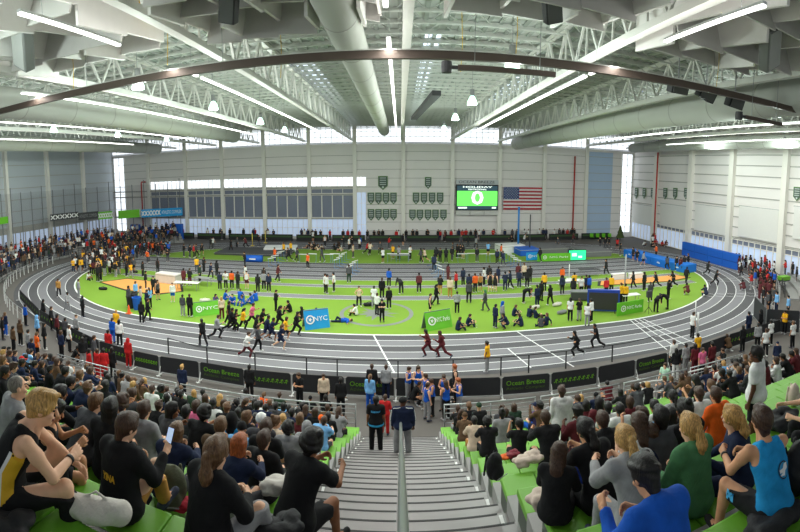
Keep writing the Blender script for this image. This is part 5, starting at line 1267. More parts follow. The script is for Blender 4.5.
STAND = '''
3 368 U vy lk ky 1 40|22 360 U hk lk cr 1 40|35 366 U jn lk sk 2 40|72 376 T hn ln sk 2 20|88 381 T2 hn ln kb 1 20|105 380 U hk lk lk 3 0|122 393 T2 vu sk aB 2 10|119 370 U tk lk kb 1 10|60 400 V vk sk pk 2 52
178 422 T hn ld lb 1 0|241 434 T jn ld lr 1 5|264 430 U hk ld sB 1 10|288 421 U hg lg ak 2 0|325 419 T tc sd sB 1 12|321 415 U jc lk co 1 0|144 400 U hg lk sB 1 0|167 393 U hn ld sk 3 0|181 390 U tk lk kk 3 0|205 405 T tk lk ak 2 10|196 400 U tp lk sB 2 0
221 417 T jB lB sb 1 0|232 412 U hu lk ok 2 0|243 424 T hc lk ek 2 0|247 411 U2 tk lk lb 1 20|261 412 U jd lk cw 1 0|266 419 U tk lk sB 2 0|276 416 U2 te lk nb 1 30|283 414 T jg lk ly 1 0|300 413 U jm lk lb 1 0|307 421 U hg lg og 2 0|328 412 U jk lk sk 3 0
97 392 T jd lk sb 1 10|110 398 U jk lk lk 2 0|133 388 T jd lk sB 2 0|152 385 U jw lk kB 2 0|172 402 U2 jd lk lk 3 20|255 423 U jv lk pk 2 0|213 398 U tw lk sk 4 0|227 402 T jk lk kb 1 0|238 408 U jd lk lk 3 0|292 408 T jn lk sk 2 0|315 408 U jk lk lB 1 0|186 405 U jd lk sk 3 10|160 408 T jk lk kB 1 0|50 372 U jk lk kk 3 30|10 385 U jd lk aB 2 40|62 384 T hk lk sk 3 20|42 366 U jk lk lB 2 30
465 412 T jB lk cB 2 5|474 417 T he lt sk 2 0|487 416 T jk lk ak 2 0|502 409 U tg lg nk 2 0|519 420 T2 tk sk sk 2 0 6|469 402 U jk lk kb 1 0|479 402 U jk lk cf 1 0|514 403 U jf lk lB 1 0|536 402 U tv lb cn 1 -20|567 404 U tw ld sk 2 0|586 400 U jm lk lk 4 0|577 404 V jm lk kk 4 0|599 397 U jm lk lk 3 0|585 418 T tk sk pk 2 -10
620 403 U tw lk sk 3 0|624 425 T hg lg py 1 0|641 406 T2 tc lk sB 2 0|653 399 T tw lk sk 3 0|673 390 U tg lk pk 2 0|651 426 U hn ln lB 2 0|671 414 U2 tk lk lk 3 -20|694 375 V tk lg lk 2 -20|699 387 U tw lk kB 1 0|711 380 U tg lk sb 1 0|716 387 U jo lk sB 2 -5|685 399 U tk lk nk 3 0|637 412 V tw lk lB 1 0
545 410 T jk lk sB 2 0|552 398 U jg lk lb 1 0|608 402 U tw sk sk 3 0|630 396 U tm lk sB 4 0|661 406 U jd lk sk 4 0|728 376 T jk lk kk 3 -10|739 372 U jn lk lb 1 -20|748 384 U jd ld sB 2 -20|765 372 U jm lk kk 4 -30|776 366 U jw lk lB 1 -30|790 360 T jm lk sk 3 -40|722 368 U tk lk sk 4 -20|781 378 T jk lk kk 3 -40|796 374 U jm lk lB 2 -40|5 370 U jk lk sk 3 40 3|16 366 T jd lk kB 1 40 4|3 362 U jB lk lb 2 40 5|22 362 U jn lk sk 3 30 6|4 356 U jk lk sk 2 40|15 351 U jn lk kB 1 40|27 356 T jk lk lk 3 30|45 353 U jd lk sB 2 30|57 358 U jB lk lB 1 30|9 364 U jm lk kk 3 40|31 349 U tw lk sk 2 30|66 366 T jk lk sk 3 20|80 370 U jg lk lb 1 20|736 362 U jg lk sB 1 -20|752 358 U tw lk kb 1 -30'''
def parse(rec):
    f = rec.split(); return int(f[0]), float(f[1]), f[2], f[3], f[4], f[5], f[6], float(f[7]), (int(f[8]) if len(f) > 8 else None)
# the near ones first, so that they keep their seats
hero = {}
hero['blond'] = seated(41, 387, 'QA', 'vk', 'lk', 'ky', '1', 40, 0, extra='yellow side panel', smin=.95, smax=1.16)
hero['bald'] = seated(17, 374, 'U', 'hg', 'lg', 'bg', '1', 28, 1, smin=.95, smax=1.25)
hero['back'] = seated(130, 411, 'QY', 'hk', 'lt', 'sB', '1', 8, 1, extra='yellow letters on back', smax=1.16)
hero['pony'] = seated(216, 437, 'QP', 'hk', 'lg', 'pb', '1', 22, 1, smax=1.16)
hero['afro'] = seated(312, 428, 'T', 'tk', 'sk', 'ak', '3', 25, 2, smax=1.16)
hero['blue'] = seated(640, 452, 'QB', 'jb', 'ln', 'kk', '2', -8, 0, smin=.9, smax=1.2, dy=-.16)
hero['tank'] = seated(762, 408, 'QT', 'vu', 'sk', 'sB', '2', 12, 0, extra='round emblem on back', smin=.95, smax=1.2)
hero['green'] = seated(690, 413, 'U', 'hG', 'ld', 'py', '1', -10, 1, smax=1.16)
hero['dark'] = seated(561, 441, 'V', 'jk', 'sk', 'lB', '1', 30, 2, smin=.82)
hero['denim'] = seated(732, 405, 'U2', 'jn', 'sn', 'py', '1', -55, 1, smax=1.16)
hero['lettered'] = seated(602, 410, 'T', 'hk', 'lk', 'sB', '2', 0, None, extra='white letters on back')
hero['edge'] = seated(806, 418, 'QL', 'tk', 'lk', 'sB', '1', -50, 1)
hero['white'] = seated(757, 346, 'S', 'tw', 'sk', 'sk', '4', -30, 2, 'standing among benches', smax=1.2)
hero['lean'] = seated(562, 386, 'S', 'hw', 'lk', 'kB', '1', 10, 6, 'standing among benches')
for rec in [r for l in STAND.strip().split('\n') for r in l.split('|')]:
    x, y, pose, top, bot, hair, sk, fc, rw_ = parse(rec); seated(x, y, pose, top, bot, hair, sk, fc + prnd.uniform(-6, 6), rw_)
# the rest of the packed rows
tops = ['hk', 'jk', 'hn', 'tk', 'jd', 'hg', 'tw', 'jm', 'hk', 'jn', 'jB', 'tg', 'hd', 'jf', 'tc', 'jk']
hairs = ['sk', 'lk', 'sB', 'lB', 'pb', 'kk', 'sb', 'ak', 'ly', 'ck', 'nB', 'sk', 'pB', 'lb']
nf = 0
for n in range(13, 2, -1):
    Y = rowN(n) - .68; Z = rowD(n) + .43
    for side in (-1, 1):
        x = AW + .5
        while x < (min(15.5, 1.12 * Y + .5)):
            X = side * x + prnd.uniform(-.06, .06); px, py = seen(X, Y, Z + .9)
            ok = all(not (q[0] == n and abs(q[1] - X) < .50) for q in TAKEN) and 4 < px < 796
            if side > 0 and (px > 735 and py > 372): ok = False
            if side > 0 and px < 545 and n in (3, 4): ok = False
            if side > 0 and px > 640 and n == 3: ok = False
            if side < 0 and n == 3 and (px < 150 or px > 320): ok = False
            if side > 0 and n > 10 and px < 590 and prnd.random() < .6: ok = False
            if side < 0 and px < 112 and py > 402: ok = False
            if ok and nf < 74 and prnd.random() < .52:
                pose = prnd.choice(['U', 'T', 'U', 'T2', 'U2', 'V', 'T']); top = prnd.choice(tops)
                make(pose, top, prnd.choice(['lk', 'ld', 'ln', 'lg', 'sk']), prnd.choice(hairs), prnd.choice('11223344'), X, Y, Z, prnd.uniform(-18, 18), prnd.uniform(.9, 1.02), '%s row %s of aisle' % (nth(n + 1), 'left' if side < 0 else 'right'), px)
                TAKEN.append((n, X)); nf += 1
            x += .53
# ---- on their feet (or on the turf): x, y of the feet
FLOOR = '''walkway
183 400 S jn lk ky 1 0|300 409 A tk lk kB 2 -150|324 410 S he lk sB 2 170|341 416 S hk lk sk 3 -10|310 416 U hk lk ek 3 0|325 416 U tk lk sk 3 0|279 413 U jf lk kB 2 0|263 413 U jo lk kb 2 10|245 409 U hg lg lk 2 0|250 401 S jk lk sk 3 0|372 401 S jk lk sB 2 0|386 400 S hg ln sB 1 10|370 411 S hc lb pb 1 20|385 435 A jr lr sB 2 10
408 401 A vb lg kB 1 120|418 403 A vb lg lB 1 170|426 411 S2 vb lg sB 1 -120|427 421 S2 vb lg sB 1 60|432 416 A vb lk sB 2 -100|444 411 A vb lg kB 2 -150|446 420 A vb lk lB 2 -30|455 402 S vk lk kr 1 -90|459 416 A vb lg kr 1 -100|413 404 K jk lk sB 2 90
609 406 K jm lk sk 2 0|664 398 W tl sk sB 1 -120|675 380 S jk lw lk 1 20|673 372 S jw lk kB 1 0|685 373 S hg lg kk 3 0|694 376 S jm lm lk 2 0|701 379 S tp lk sB 2 180|711 374 S jm lm kk 2 0|697 361 S ty lk sk 3 0|722 379 A tk lk kB 2 -80|729 352 K jB lk sB 3 0|748 337 S jn ln sk 2 0|760 334 S jk lk ok 3 -20|784 334 A ty lk kk 2 -90|776 370 S jn lk cn 1 30|765 357 S tw lk sB 2 20|757 350 S hg lk sk 3 20|770 346 S tw lk kk 4 0|742 352 S jk lk lk 2 0|792 348 S tw lk kb 2 0
117 336 S ty lk by 2 0|113 343 S jb lb kB 1 0|120 347 S jw lk lk 2 -20|129 368 S hr lr or 2 0|109 358 S jr lr sk 3 0|90 379 S jr lr lk 3 30|98 380 S jr lr sB 3 20|105 381 S jr lr kk 3 -20|113 379 S jk lk lk 3 0|66 342 S jd lk sk 3 0|77 341 S hg lk cB 1 20|62 359 S jn lk lB 1 10|74 363 K jk lk sk 3 60|86 353 K jk lg kk 3 -60|38 341 S hc lk oc 2 30|38 361 S to lk kb 1 20|33 369 S jn lk sB 2 0|26 326 S jb lk sk 3 20|21 346 S jB lk lB 2 0|6 336 S jn lb lb 1 0|51 386 S hw lk ak 3 30|14 352 S jB lk sk 3 10|70 352 S tw lk kB 1 30|95 366 S jd lk sB 2 60|58 340 S jm lk lk 3 40|84 368 S jk lg lk 2 -40|29 356 S jg lk sk 3 20|52 330 S jk lk kB 1 60|3 340 S jk lk lB 2 30|45 350 S jk lk lk 2 40
home straight
428 358 R jm lm lk 2 -85|442 360 R2 jm lm lB 3 -85|487 372 S ty lg kk 3 -60|576 359 R jk lk lk 2 -85|596 350 R2 tk lk kk 3 -90|692 338 S tw lk sB 2 90
203 346 W jk lk kk 3 -60|217 341 R hg lk sB 2 75|229 325 W2 tk lk sk 3 70|231 333 R jk lk sk 3 80|235 333 R2 jk lk lk 2 80|243 332 R ty lk pk 2 70|252 328 R2 tp lk sB 2 80|256 341 R tk lg lk 2 80|247 360 R2 hw lm sB 1 75|262 333 R2 jk lk sk 3 85|267 341 R jn sn sk 3 80|272 343 R2 jn sn kk 3 80|279 331 R jk lk pk 2 80|281 351 R2 jn sn pb 1 85|285 343 R ty sk lB 2 80|296 338 R jk lk lk 2 85|258 352 W jd lk sB 2 80
left bend
59 297 W2 jt lk sB 3 150|68 312 W hg lg kk 4 100|83 317 S jk lk sk 4 20|79 298 S hg lg sB 2 30|44 322 S jk lk sk 4 20|76 271 W tw sk kB 2 150
right bend
707 276 R jk lk sk 3 120|715 287 R2 jk lk kk 3 120|744 291 K jm lm sk 4 0|706 297 K jn ln sk 2 0|688 295 K jm lm kk 3 0|656 312 B jk lk sk 2 60|667 309 B jk lk kk 2 -60|668 299 A jk lk sk 3 90|650 302 S2 jd lk sB 2 0
left turf
98 282 S jk lk sk 3 0|101 281 S hk lk lk 2 20|91 274 B ty lk kk 3 40|88 280 F tw lk sk 3 90|146 289 S jk lk sk 2 60|154 295 W2 jk lk kB 1 160|158 300 S vd sk lB 2 120|173 302 S jw sb kb 1 160|129 307 S jd lk sk 3 90|136 301 S jc lk sB 2 100|141 306 S te lk lb 1 60|150 308 S tc lk pB 2 -60|147 310 A jn lk kk 2 30|142 324 S jk lk lk 2 -10|148 321 W jk lk sB 2 60|183 316 S jd lg sk 3 0|190 317 S jk lk sB 3 0|143 277 S jk lk kk 3 90|158 274 S vk lk sk 4 0|222 319 S te lm ly 1 -30
near turf
184 286 S jm lm sk 3 0|190 286 A jk lm kB 2 0|200 282 S jf lk sk 2 90|211 279 W jn lk sB 1 100|217 277 S jk lk lk 2 20|220 290 S jn lk kk 2 0|226 289 A tw lk sB 3 180|232 289 S jo lk sk 2 0|238 290 S jk lk sB 3 20|247 289 S vw sm kB 1 180|246 282 W tw lk sk 1 -90|258 293 S jk lk lk 2 10|264 290 S jg lk sB 2 0|269 292 S jn lk kk 2 180|264 286 S jk lk sB 1 20|278 282 W2 jm lk sk 2 90|276 311 A jk lk kB 1 90|290 312 F jk lk sk 2 -100|215 304 F jv lk lk 2 120|225 300 F jb lb sB 1 60|233 304 F jb lb kk 1 170|240 299 F jb lb sb 1 0|243 305 F jb lb lB 2 -160|252 304 F jb lb sk 1 -90|256 301 F jb lb kB 2 -60
325 293 S tw lk sB 2 90|327 294 S jw lk kk 3 80|334 292 S tw lk sk 2 -90|349 283 S jd lf sB 2 0|359 307 H ve lk sB 1 160|389 287 S jb lk kk 1 20|382 299 S jk lk sB 3 0|401 294 B jk lk sk 3 -30|419 293 S jm lk kk 2 0|374 308 S tw lg sk 3 10|389 309 S jk lk kB 2 -20|382 322 A tk lk lk 1 170|377 315 S jw lk sB 2 40|356 315 F jw lk kk 2 -90|342 322 L jb ln sB 2 -90|303 319 F jk lk lk 1 -60|316 320 F jk lk sk 2 0
434 271 S jn lk sk 3 0|448 281 S jm lm lk 2 60|456 290 S jr lk sB 1 -60|440 295 A jk st kB 2 30|450 298 S he lt lb 1 20|463 286 S jn lk sk 3 -30|469 294 S jn lk kk 2 0|475 293 S jo lk sB 2 -20|469 303 S2 jd lk sk 3 10|480 292 S vt sk kB 2 0|484 286 S tw lk lk 3 -60|490 292 S vk sk kB 1 0|495 292 S vk sk lB 1 30|489 284 S jk lk sB 2 10|498 284 S jn ln sk 3 60|505 291 A jn ln kk 1 0|510 289 W2 jn lk lk 2 -80|518 281 S jm lk sB 2 0|524 281 S te lk kb 1 0|519 288 S jn ln sk 2 40|530 283 S jk lk kB 3 -20|527 288 A jk lk lk 2 0
436 305 W jk lk pk 2 90|430 316 S vk sk kB 1 100|457 313 S hg lk sk 2 0|485 311 W2 jd ld oG 2 -90|524 303 B jk lk sB 2 120|537 307 S jn ln kk 2 -20|458 330 F jn ln lB 2 80|468 326 F jn ln sB 1 100|495 328 S jn ln sk 2 60|502 326 S hg lg ob 1 80|507 328 K jn ln lk 2 -90|514 316 F jn lk kb 1 90|521 326 F jn ln lB 1 -60|529 317 F jn ln sB 2 60|536 318 F2 jn lk kB 1 90|546 325 F2 jn ln lb 2 -90|541 327 F jd ln sB 2 20|570 321 S tw lk lk 2 20|579 321 A tk lg pB 1 0|587 326 S tw lg sk 2 30|591 322 S jw lk kk 3 -40
544 292 S jy lk sk 3 0|562 284 S jo lk kB 2 180|562 295 S jn lk sk 3 0|574 291 S ty lk kk 2 0|573 298 S jk lk lk 2 30|581 296 S tw lk sB 1 180|589 295 S jb ln sk 3 -30|586 294 A jn lk kB 2 0|550 306 W jk lk lk 3 -20|541 301 S jk lk sB 2 60|606 275 W2 jk lk sk 2 -80|633 289 W jk lk lk 3 -60|644 291 S jk lk kk 3 -20|656 289 R2 jk lk sB 2 -80|611 294 S jy lk sk 2 20|606 297 S jr lk kB 2 0|625 304 S jy lk sk 3 20|621 304 S jy lk kB 2 -30|673 289 R tk lk lk 3 -80|686 284 W jk lk sk 3 60'''
SMALL = []
for line in FLOOR.strip().split('\n'):
    if '|' not in line: 
        fz = line
        continue
    for rec in line.split('|'):
        x, y, pose, top, bot, hair, sk, fc, _r = parse(rec)
        X, Y = gp(x, y); Z = 0.0
        if y < 299 and fz in ('near turf', 'left turf', 'right bend', 'left bend'): SMALL.append((X, Y, fc, pose, top, bot, hair, sk)); continue
        if pose == 'U': pose, Z = 'F', 0.0
        make(pose, top, bot, hair, sk, X, Y, Z, fc, prnd.uniform(.93, 1.02), {'walkway': 'on the walkway', 'home straight': 'on the home straight', 'left bend': 'on the left bend', 'right bend': 'by the right bend', 'left turf': 'on the left turf', 'near turf': 'on the infield'}[fz], x)
# the two men on the aisle steps
for key, x, y, pose, top, bot, hair, sk, fc, ex in (('aisle_tee', 376, 449, 'S', 'tk', 'lk', 'sk', '3', 0, 'blue hem'), ('aisle_jacket', 403, 452, 'H' if False else 'S2', 'jn', 'lg', 'ck', '4', 0, 'white shoulder piping')):
    r = ray(x, y); t_ = (plane(0) - CZ) / (r[2] + .5 * r[1]); Y = r[1] * t_; X = r[0] * t_
    n = int(math.floor((16.68 + .98 - Y) / .49)); 
    zs = min(((abs(zz - plane(Y)), zz) for zz in [rowD(k) - d for k in range(0, 15) for d in (0, .245)]))[1]
    lvl = [(rowN(k) - .98, rowN(k) - .49, rowD(k)) for k in range(-1, 16)] + [(rowN(k) - .49, rowN(k), rowD(k) - .245) for k in range(-1, 16)]
    zs = [z for a, b_, z in lvl if a <= Y <= b_][0]
    hero[key] = make(pose, top, bot, hair, sk, X, Y, zs, fc, 1.04, 'standing on aisle steps', x, extra=ex); hero[key][0].scale = (1.30, 1.16, 1.05) if key == 'aisle_jacket' else (1.12, 1.05, 1.03)
# ---- what is printed or worn on the clothes
def on_back(body_top, parent, J, items, y_off, side=-1):
    """lay flat shapes against the cloth: each vertex is moved along the person's own Y until it meets the top"""
    bm = bmesh.new(); bm.from_mesh(body_top.data); tree = BVHTree.FromBMesh(bm); bm.free()
    for o in items:
        me = o.data
        if me.users > 1: o.data = me = me.copy()
        for v in me.vertices:
            hit = tree.ray_cast(Vector((v.co.x, side * 1.2, v.co.z)), Vector((0, -side, 0)))
            y = hit[0].y if hit[0] is not None else 0
            v.co.y = y + side * y_off
        o.parent = parent
def flat(name, verts, faces, m):
    me = bpy.data.meshes.new(name); me.from_pydata(verts, [], faces); me.materials.append(m); o = bpy.data.objects.new(name, me); COL.objects.link(o); return o
def word(body, size, m, x, z, width, bold=.004, sub=True):
    o = text_mesh(body, size, m, 'lettering', width=width, depth=0, bold=bold)
    me = o.data; bm = bmesh.new(); bm.from_mesh(me); bmesh.ops.triangulate(bm, faces=bm.faces[:])
    bmesh.ops.subdivide_edges(bm, edges=[e for e in bm.edges if e.calc_length() > size * .12], cuts=2, use_grid_fill=False); bm.to_mesh(me); bm.free()
    for v in me.vertices: v.co = Vector((x + v.co.x, 0, z + v.co.y))
    return o
M_gold = mat('print_gold', (226, 176, 40), .6); M_pw = mat('print_white', (226, 226, 226), .6); M_pb = mat('print_black', (24, 24, 26), .6); M_plb = mat('print_blue', (70, 170, 226), .6)
o, kids, J = hero['back'][:3]; on_back(kids[0], kids[0], J, [word('YINA', .075, M_gold, -.005, J['waist'][2] + .12, .15)], .006)
o, kids, J = hero['lettered'][:3]; on_back(kids[0], kids[0], J, [word('MULLER', .055, M_pw, .04, J['waist'][2] + .1, .2)], .01)
o, kids, J = hero['aisle_tee'][:3]; on_back(kids[0], kids[0], J, [word('ELMONT', .07, M_plb, 0, J['neck'][2] - .14, .26)], .012)
q = Field((-.3, -.3, J['hip'][2] - .12), (.3, .3, J['hip'][2] + .06), .02); torso(q, J, .034); q.cut(J['hip'] + V(0, 0, .0), V(0, 0, 1)); q.cut(J['hip'] - V(0, 0, .07), V(0, 0, -1))
c = bpy.data.objects.new('blue_hem', to_mesh('blue_hem', [q.mesh()], [CLOTH])); COL.objects.link(c); c.parent = kids[0]; c.color = lin((60, 170, 220))
o, kids, J = hero['aisle_jacket'][:3]
m = MB()
for sx in (-1, 1):
    s_, e_ = J['s%d' % (0 if sx < 0 else 1)], J['e%d' % (0 if sx < 0 else 1)]; nk = J['neck']
    m.tube([tuple(nk + V(sx * .06, -.06, .02)), tuple((nk + s_) / 2 + V(sx * .03, -.085, .045)), tuple(s_ + V(sx * .03, -.055, .055)), tuple(s_ + V(sx * .075, -.01, -.02)), tuple(e_ + V(sx * .065, -.005, .05)), tuple(e_ + V(sx * .06, 0, -.02))], .010, 6)
m.build('white_piping', M_pw, kids[0])
# tank top: round emblem on the shoulder blade, letter on the shorts
o, kids, J = hero['tank'][:3]
n = 24; cx_, cz_ = .05, J['waist'][2] + .13
def disc(r0, r1, name, m, k=3):
    vs = []; fs = []
    for j in range(k + 1):
        r = r0 + (r1 - r0) * j / k; vs += [(cx_ + r * math.cos(2 * math.pi * i / n), 0, cz_ + r * math.sin(2 * math.pi * i / n)) for i in range(n)]
    for j in range(k):
        for i in range(n): fs.append((j * n + i, j * n + (i + 1) % n, (j + 1) * n + (i + 1) % n, (j + 1) * n + i))
    return flat(name, vs, fs, m)
rg = disc(.052, .060, 'emblem_ring', M_pb); rg2 = disc(.001, .052, 'emblem_field', mat('print_cyan', (44, 140, 190), .6), 4)
wg = flat('emblem_wings', [(cx_ + a, 0, cz_ + b_) for a, b_ in ((-.05, .012), (-.01, .018), (.012, .04), (.05, .035), (.045, .0), (.015, -.005), (.0, -.035), (-.045, -.03), (-.02, -.008), (-.045, -.01))], [tuple(range(10))], M_pw)
on_back(kids[0], kids[0], J, [rg2], .008); on_back(kids[0], kids[0], J, [rg], .010); on_back(kids[0], kids[0], J, [wg], .012)
# letter on the near leg of the shorts: laid on from the outside
bm = bmesh.new(); bm.from_mesh(kids[1].data); tree = BVHTree.FromBMesh(bm); bm.free()
L_ = text_mesh('M', .10, M_plb, 'lettering', depth=0, bold=.008); bm = bmesh.new(); bm.from_mesh(L_.data); bmesh.ops.triangulate(bm, faces=bm.faces[:]); bmesh.ops.subdivide_edges(bm, edges=bm.edges[:], cuts=1); bm.to_mesh(L_.data); bm.free()
kk, hh = J['k0'], J['h0']; c0 = hh + (kk - hh) * .62
for v in L_.data.vertices:
    y, z = c0[1] - v.co.x, c0[2] + .02 + v.co.y; hit = tree.ray_cast(Vector((-1.2, y, z)), Vector((1, 0, 0))); v.co = Vector(((hit[0].x if hit[0] is not None else c0[0] - .1) - .006, y, z))
L_.parent = kids[1]
# blond athlete: yellow and white side panel, wristband
o, kids, J = hero['blond'][:3]
bm = bmesh.new(); bm.from_mesh(kids[0].data); tree = BVHTree.FromBMesh(bm); bm.free()
for nm, w0, w1, m in (('side_panel', -.055, .04, M_gold), ('side_trim', -.075, -.055, M_pw)):
    vs = []; fs = []; nn = 14
    p0, p1 = J['hip'] - J['u0'] * .03, J['waist'] + J['u'] * .17
    mid = [p0 + (J['waist'] - p0) * t / 7 for t in range(7)] + [J['waist'] + (p1 - J['waist']) * t / 7 for t in range(8)]
    for p in mid:
        for j in range(5):
            w_ = w0 + (w1 - w0) * j / 4; a = Vector(p + J['f'] * w_ + V(1, 0, 0)); hit = tree.ray_cast(a, Vector((-1, 0, 0)))
            vs.append(tuple((hit[0] if hit[0] is not None else Vector(p + V(.15, 0, 0))) + Vector((.006, 0, 0))))
    for i in range(len(mid) - 1):
        for j in range(4): fs.append((i * 5 + j, i * 5 + j + 1, (i + 1) * 5 + j + 1, (i + 1) * 5 + j))
    q = flat(nm, vs, fs, m); q.parent = kids[0]
for key, i, col in (('blond', 1, M_pb), ('tank', 0, M_pb)):
    o, kids, J = hero[key][:3]; w_, d_ = J['w%d' % i], J['fa%d' % i]; q = MB(); q.tube([tuple(w_ - d_ * .045), tuple(w_ - d_ * .02)], .034, 14); b2 = q.build('wristband', col, o, smooth=True)
for key in ('afro',):
    pass
# phones: their own things, in the hand that holds them
def phone(key, i, lab):
    o, kids, J = hero[key][:3]; bpy.context.view_layer.update(); mw = o.matrix_world; p = mw @ Vector(J['w%d' % i] + J['fa%d' % i] * .13 + V(0, 0, .05)); t = empty('phone', p, o.rotation_euler.z); t.rotation_euler.x = -.5; tag(t, lab, 'phone')
    q = MB(); q.box(-.038, .038, -.004, .006, -.075, .075); q.build('case', M_pb, t, bevel=.003); q = MB(); q.box(-.034, .034, -.006, -.004, -.068, .068); q.build('screen', glow('phone_screen', (176, 196, 226), .7), t)
phone('back', 1, 'lit phone held by the man with gold back lettering')
hd = [p for p in PEOPLE if p['px'] == 167][0]
J = joints(POSES[hd['pose']]); q = MB(); pts = []
for a in np.linspace(-90, 90, 12): pts.append(tuple(J['head'] + (V(.10 * math.sin(math.radians(a)), -.01, .03 + .105 * math.cos(math.radians(a)))) @ J['H']))
q.tube(pts, .011, 6)
for sx in (-1, 1): q.tube([tuple(J['head'] + V(sx * .08, -.01, .0) @ J['H']), tuple(J['head'] + V(sx * .112, -.01, .0) @ J['H'])], .036, 10)
hp_ = q.build('headphones', M_pw, None); hp_.matrix_world = Matrix.LocRotScale(hd['o'].location, hd['o'].rotation_euler, hd['o'].scale); tag(hp_, 'white headphones worn by a seated spectator in navy', 'headphones')
# ---- bags and coats on the benches
def lay(px, py, n, kind, col, lab, cat, dz=.45, rz=0, s=1.0, tilt=0):
    z = rowD(n) + dz; X, Y = gp(px, py, z); return bag(kind, col, X, Y, z, rz, lab, cat, s, tilt)
lay(97, 520, 0, 'duffel', 'white', 'white strapped bag lying beside the blond athlete', 'bag', .42, .35, .70); lay(172, 505, 1, 'backpack', 'olive', 'olive backpack between the tan trousers and ponytail spectator', 'bag', .02, .3); lay(190, 508, 1, 'coat', 'red', 'red patterned cloth beside the olive backpack', 'coat', .02, .2, .7)
lay(283, 488, 2, 'coat', 'white', 'white jacket laid on a bench end left of the aisle', 'coat', .44, .3); lay(278, 531, 1, 'coat', 'black', 'black bag at the bottom left of the aisle', 'bag', .42, .5, .8); lay(107, 432, 3, 'coat', 'maroon', 'maroon jacket left on the green benches', 'coat', .44, .2, .8); lay(108, 460, 2, 'coat', 'white', 'white shoes and cloth on the green benches', 'coat', .44, .7, .6)
lay(494, 478, 3, 'backpack', 'black', 'black backpack on the bench end right of the aisle', 'bag', .30, .6, .8); lay(501, 459, 4, 'coat', 'orange', 'orange knitted gloves on a bench right of the aisle', 'gloves', .46, 0, .42); lay(511, 456, 4, 'coat', 'maroon', 'maroon scarf beside the orange gloves', 'scarf', .45, .3, .5); lay(527, 462, 4, 'coat', 'fleece', 'pale fleece coat on a bench right of the aisle', 'coat', .44, .2, .9); lay(548, 499, 2, 'coat', 'fleece', 'speckled fleece coat along the near right bench', 'coat', .40, .3, 1.0)
lay(582, 487, 2, 'backpack', 'blue', 'bright blue backpack between the near right spectators', 'bag', .30, .2, 1.0); lay(797, 492, 0, 'backpack', 'black', 'black backpack at the right edge beside the tank top athlete', 'bag', .44, .2, 1.0); lay(770, 527, 0, 'coat', 'black', 'black jacket heaped beside the tank top athlete', 'coat', .44, .2, 1.0); lay(793, 405, 3, 'backpack', 'fleece', 'pale tote bag on the upper right benches', 'bag', .44, .4, .9); lay(780, 424, 2, 'coat', 'black', 'black coat on the bench beside the right edge arms', 'coat', .44, .3, 1.2); lay(2, 528, 0, 'coat', 'black', 'black coat at the bottom left corner', 'coat', .44, .3, 1.0)
for px, py, col, lab in ((369, 306, 'black', 'dark bag lying above the grey ring'), (535, 309, 'white', 'white bag among the resting navy group'), (557, 306, 'white', 'white bag nearest the white shirts'), (562, 314, 'grey', 'grey bag by the white shirts'), (205, 302, 'white', 'white bag left of the blue seated group'), (103, 290, 'black', 'black bag below the left orange pit'), (72, 0, '', ''), (190, 0, '', ''), (134, 273, 'black', 'black bag on the turf above the orange pit')):
    if col:
        X, Y = gp(px, py); bag('duffel', col, X, Y, 0.01, .3, lab, 'bag', 1.1)
# ================================================================= the far crowd, one mass
ms = bpy.data.materials.new('crowd_cloth'); ms.use_nodes = True
at = ms.node_tree.nodes.new('ShaderNodeAttribute'); at.attribute_name = 'tint'; ms.node_tree.links.new(at.outputs['Color'], ms.node_tree.nodes['Principled BSDF'].inputs['Base Color']); ms.node_tree.nodes['Principled BSDF'].inputs['Roughness'].default_value = .85
CV, CF, CC, coff = [], [], [], 0
BASE = {}
def tiny(pose, top, bot, hair, lod=3):
    k = (pose, top, bot, hair, lod)
    if k not in BASE:
        vs, fs, ids = [], [], []; o = 0
        pp = person_parts(pose, lod, top, bot, hair)
        for j, me in ((0, pp[0]), (1, pp[1]), (2, pp[2]), (3, pp[3]), (4, pp[4][0]), (4, pp[4][1])):
            v = np.empty(len(me.vertices) * 3, np.float32); me.vertices.foreach_get('co', v); v = v.reshape(-1, 3); f = np.empty(len(me.polygons) * 4, np.int32); me.loops.foreach_get('vertex_index', f); f = f.reshape(-1, 4)
            vs.append(v); fs.append(f + o); ids.append(np.full(len(v), j)); o += len(v)
        BASE[k] = (np.concatenate(vs), np.concatenate(fs), np.concatenate(ids))
    return BASE[k]
crnd = random.Random(5)
def spectator(X, Y, Z, face, pose, top, bot, hair, sk, s=1.0, lod=3):
    global coff
    v, f, ids = tiny(pose, top[0], bot[0], hair[0], lod); a = -math.radians(face); c_, s_ = math.cos(a), math.sin(a)
    R = np.array([[c_, s_, 0], [-s_, c_, 0], [0, 0, 1]], np.float32); CV.append((v * s) @ R + np.array([X, Y, Z], np.float32)); CF.append(f + coff); coff += len(v)
    hc = COLS[hair[1]] if hair[0] in 'ceo' else HC.get(hair[1], HC['B'])
    CC.append(np.array([lin(SKN[sk]), lin(COLS[top[1]]), lin(COLS[bot[1]]), lin(hc), lin((200, 200, 200))], np.float32)[ids])
def anyone(X, Y, Z, face, poses, tops_, bots=('lk', 'ld', 'ln', 'lk', 'sk', 'lg')):
    spectator(X, Y, Z, face, crnd.choice(poses), crnd.choice(tops_), crnd.choice(bots), crnd.choice(['sk', 'lk', 'sB', 'kk', 'lB']), crnd.choice('11223344'), crnd.uniform(.93, 1.03))
mixed = ['jk', 'jk', 'hn', 'jd', 'jk', 'tw', 'jm', 'jk', 'jd', 'jB', 'hg', 'jB', 'jk', 'te', 'jn', 'jf', 'jr', 'jn', 'jk', 'jb', 'to', 'jd']
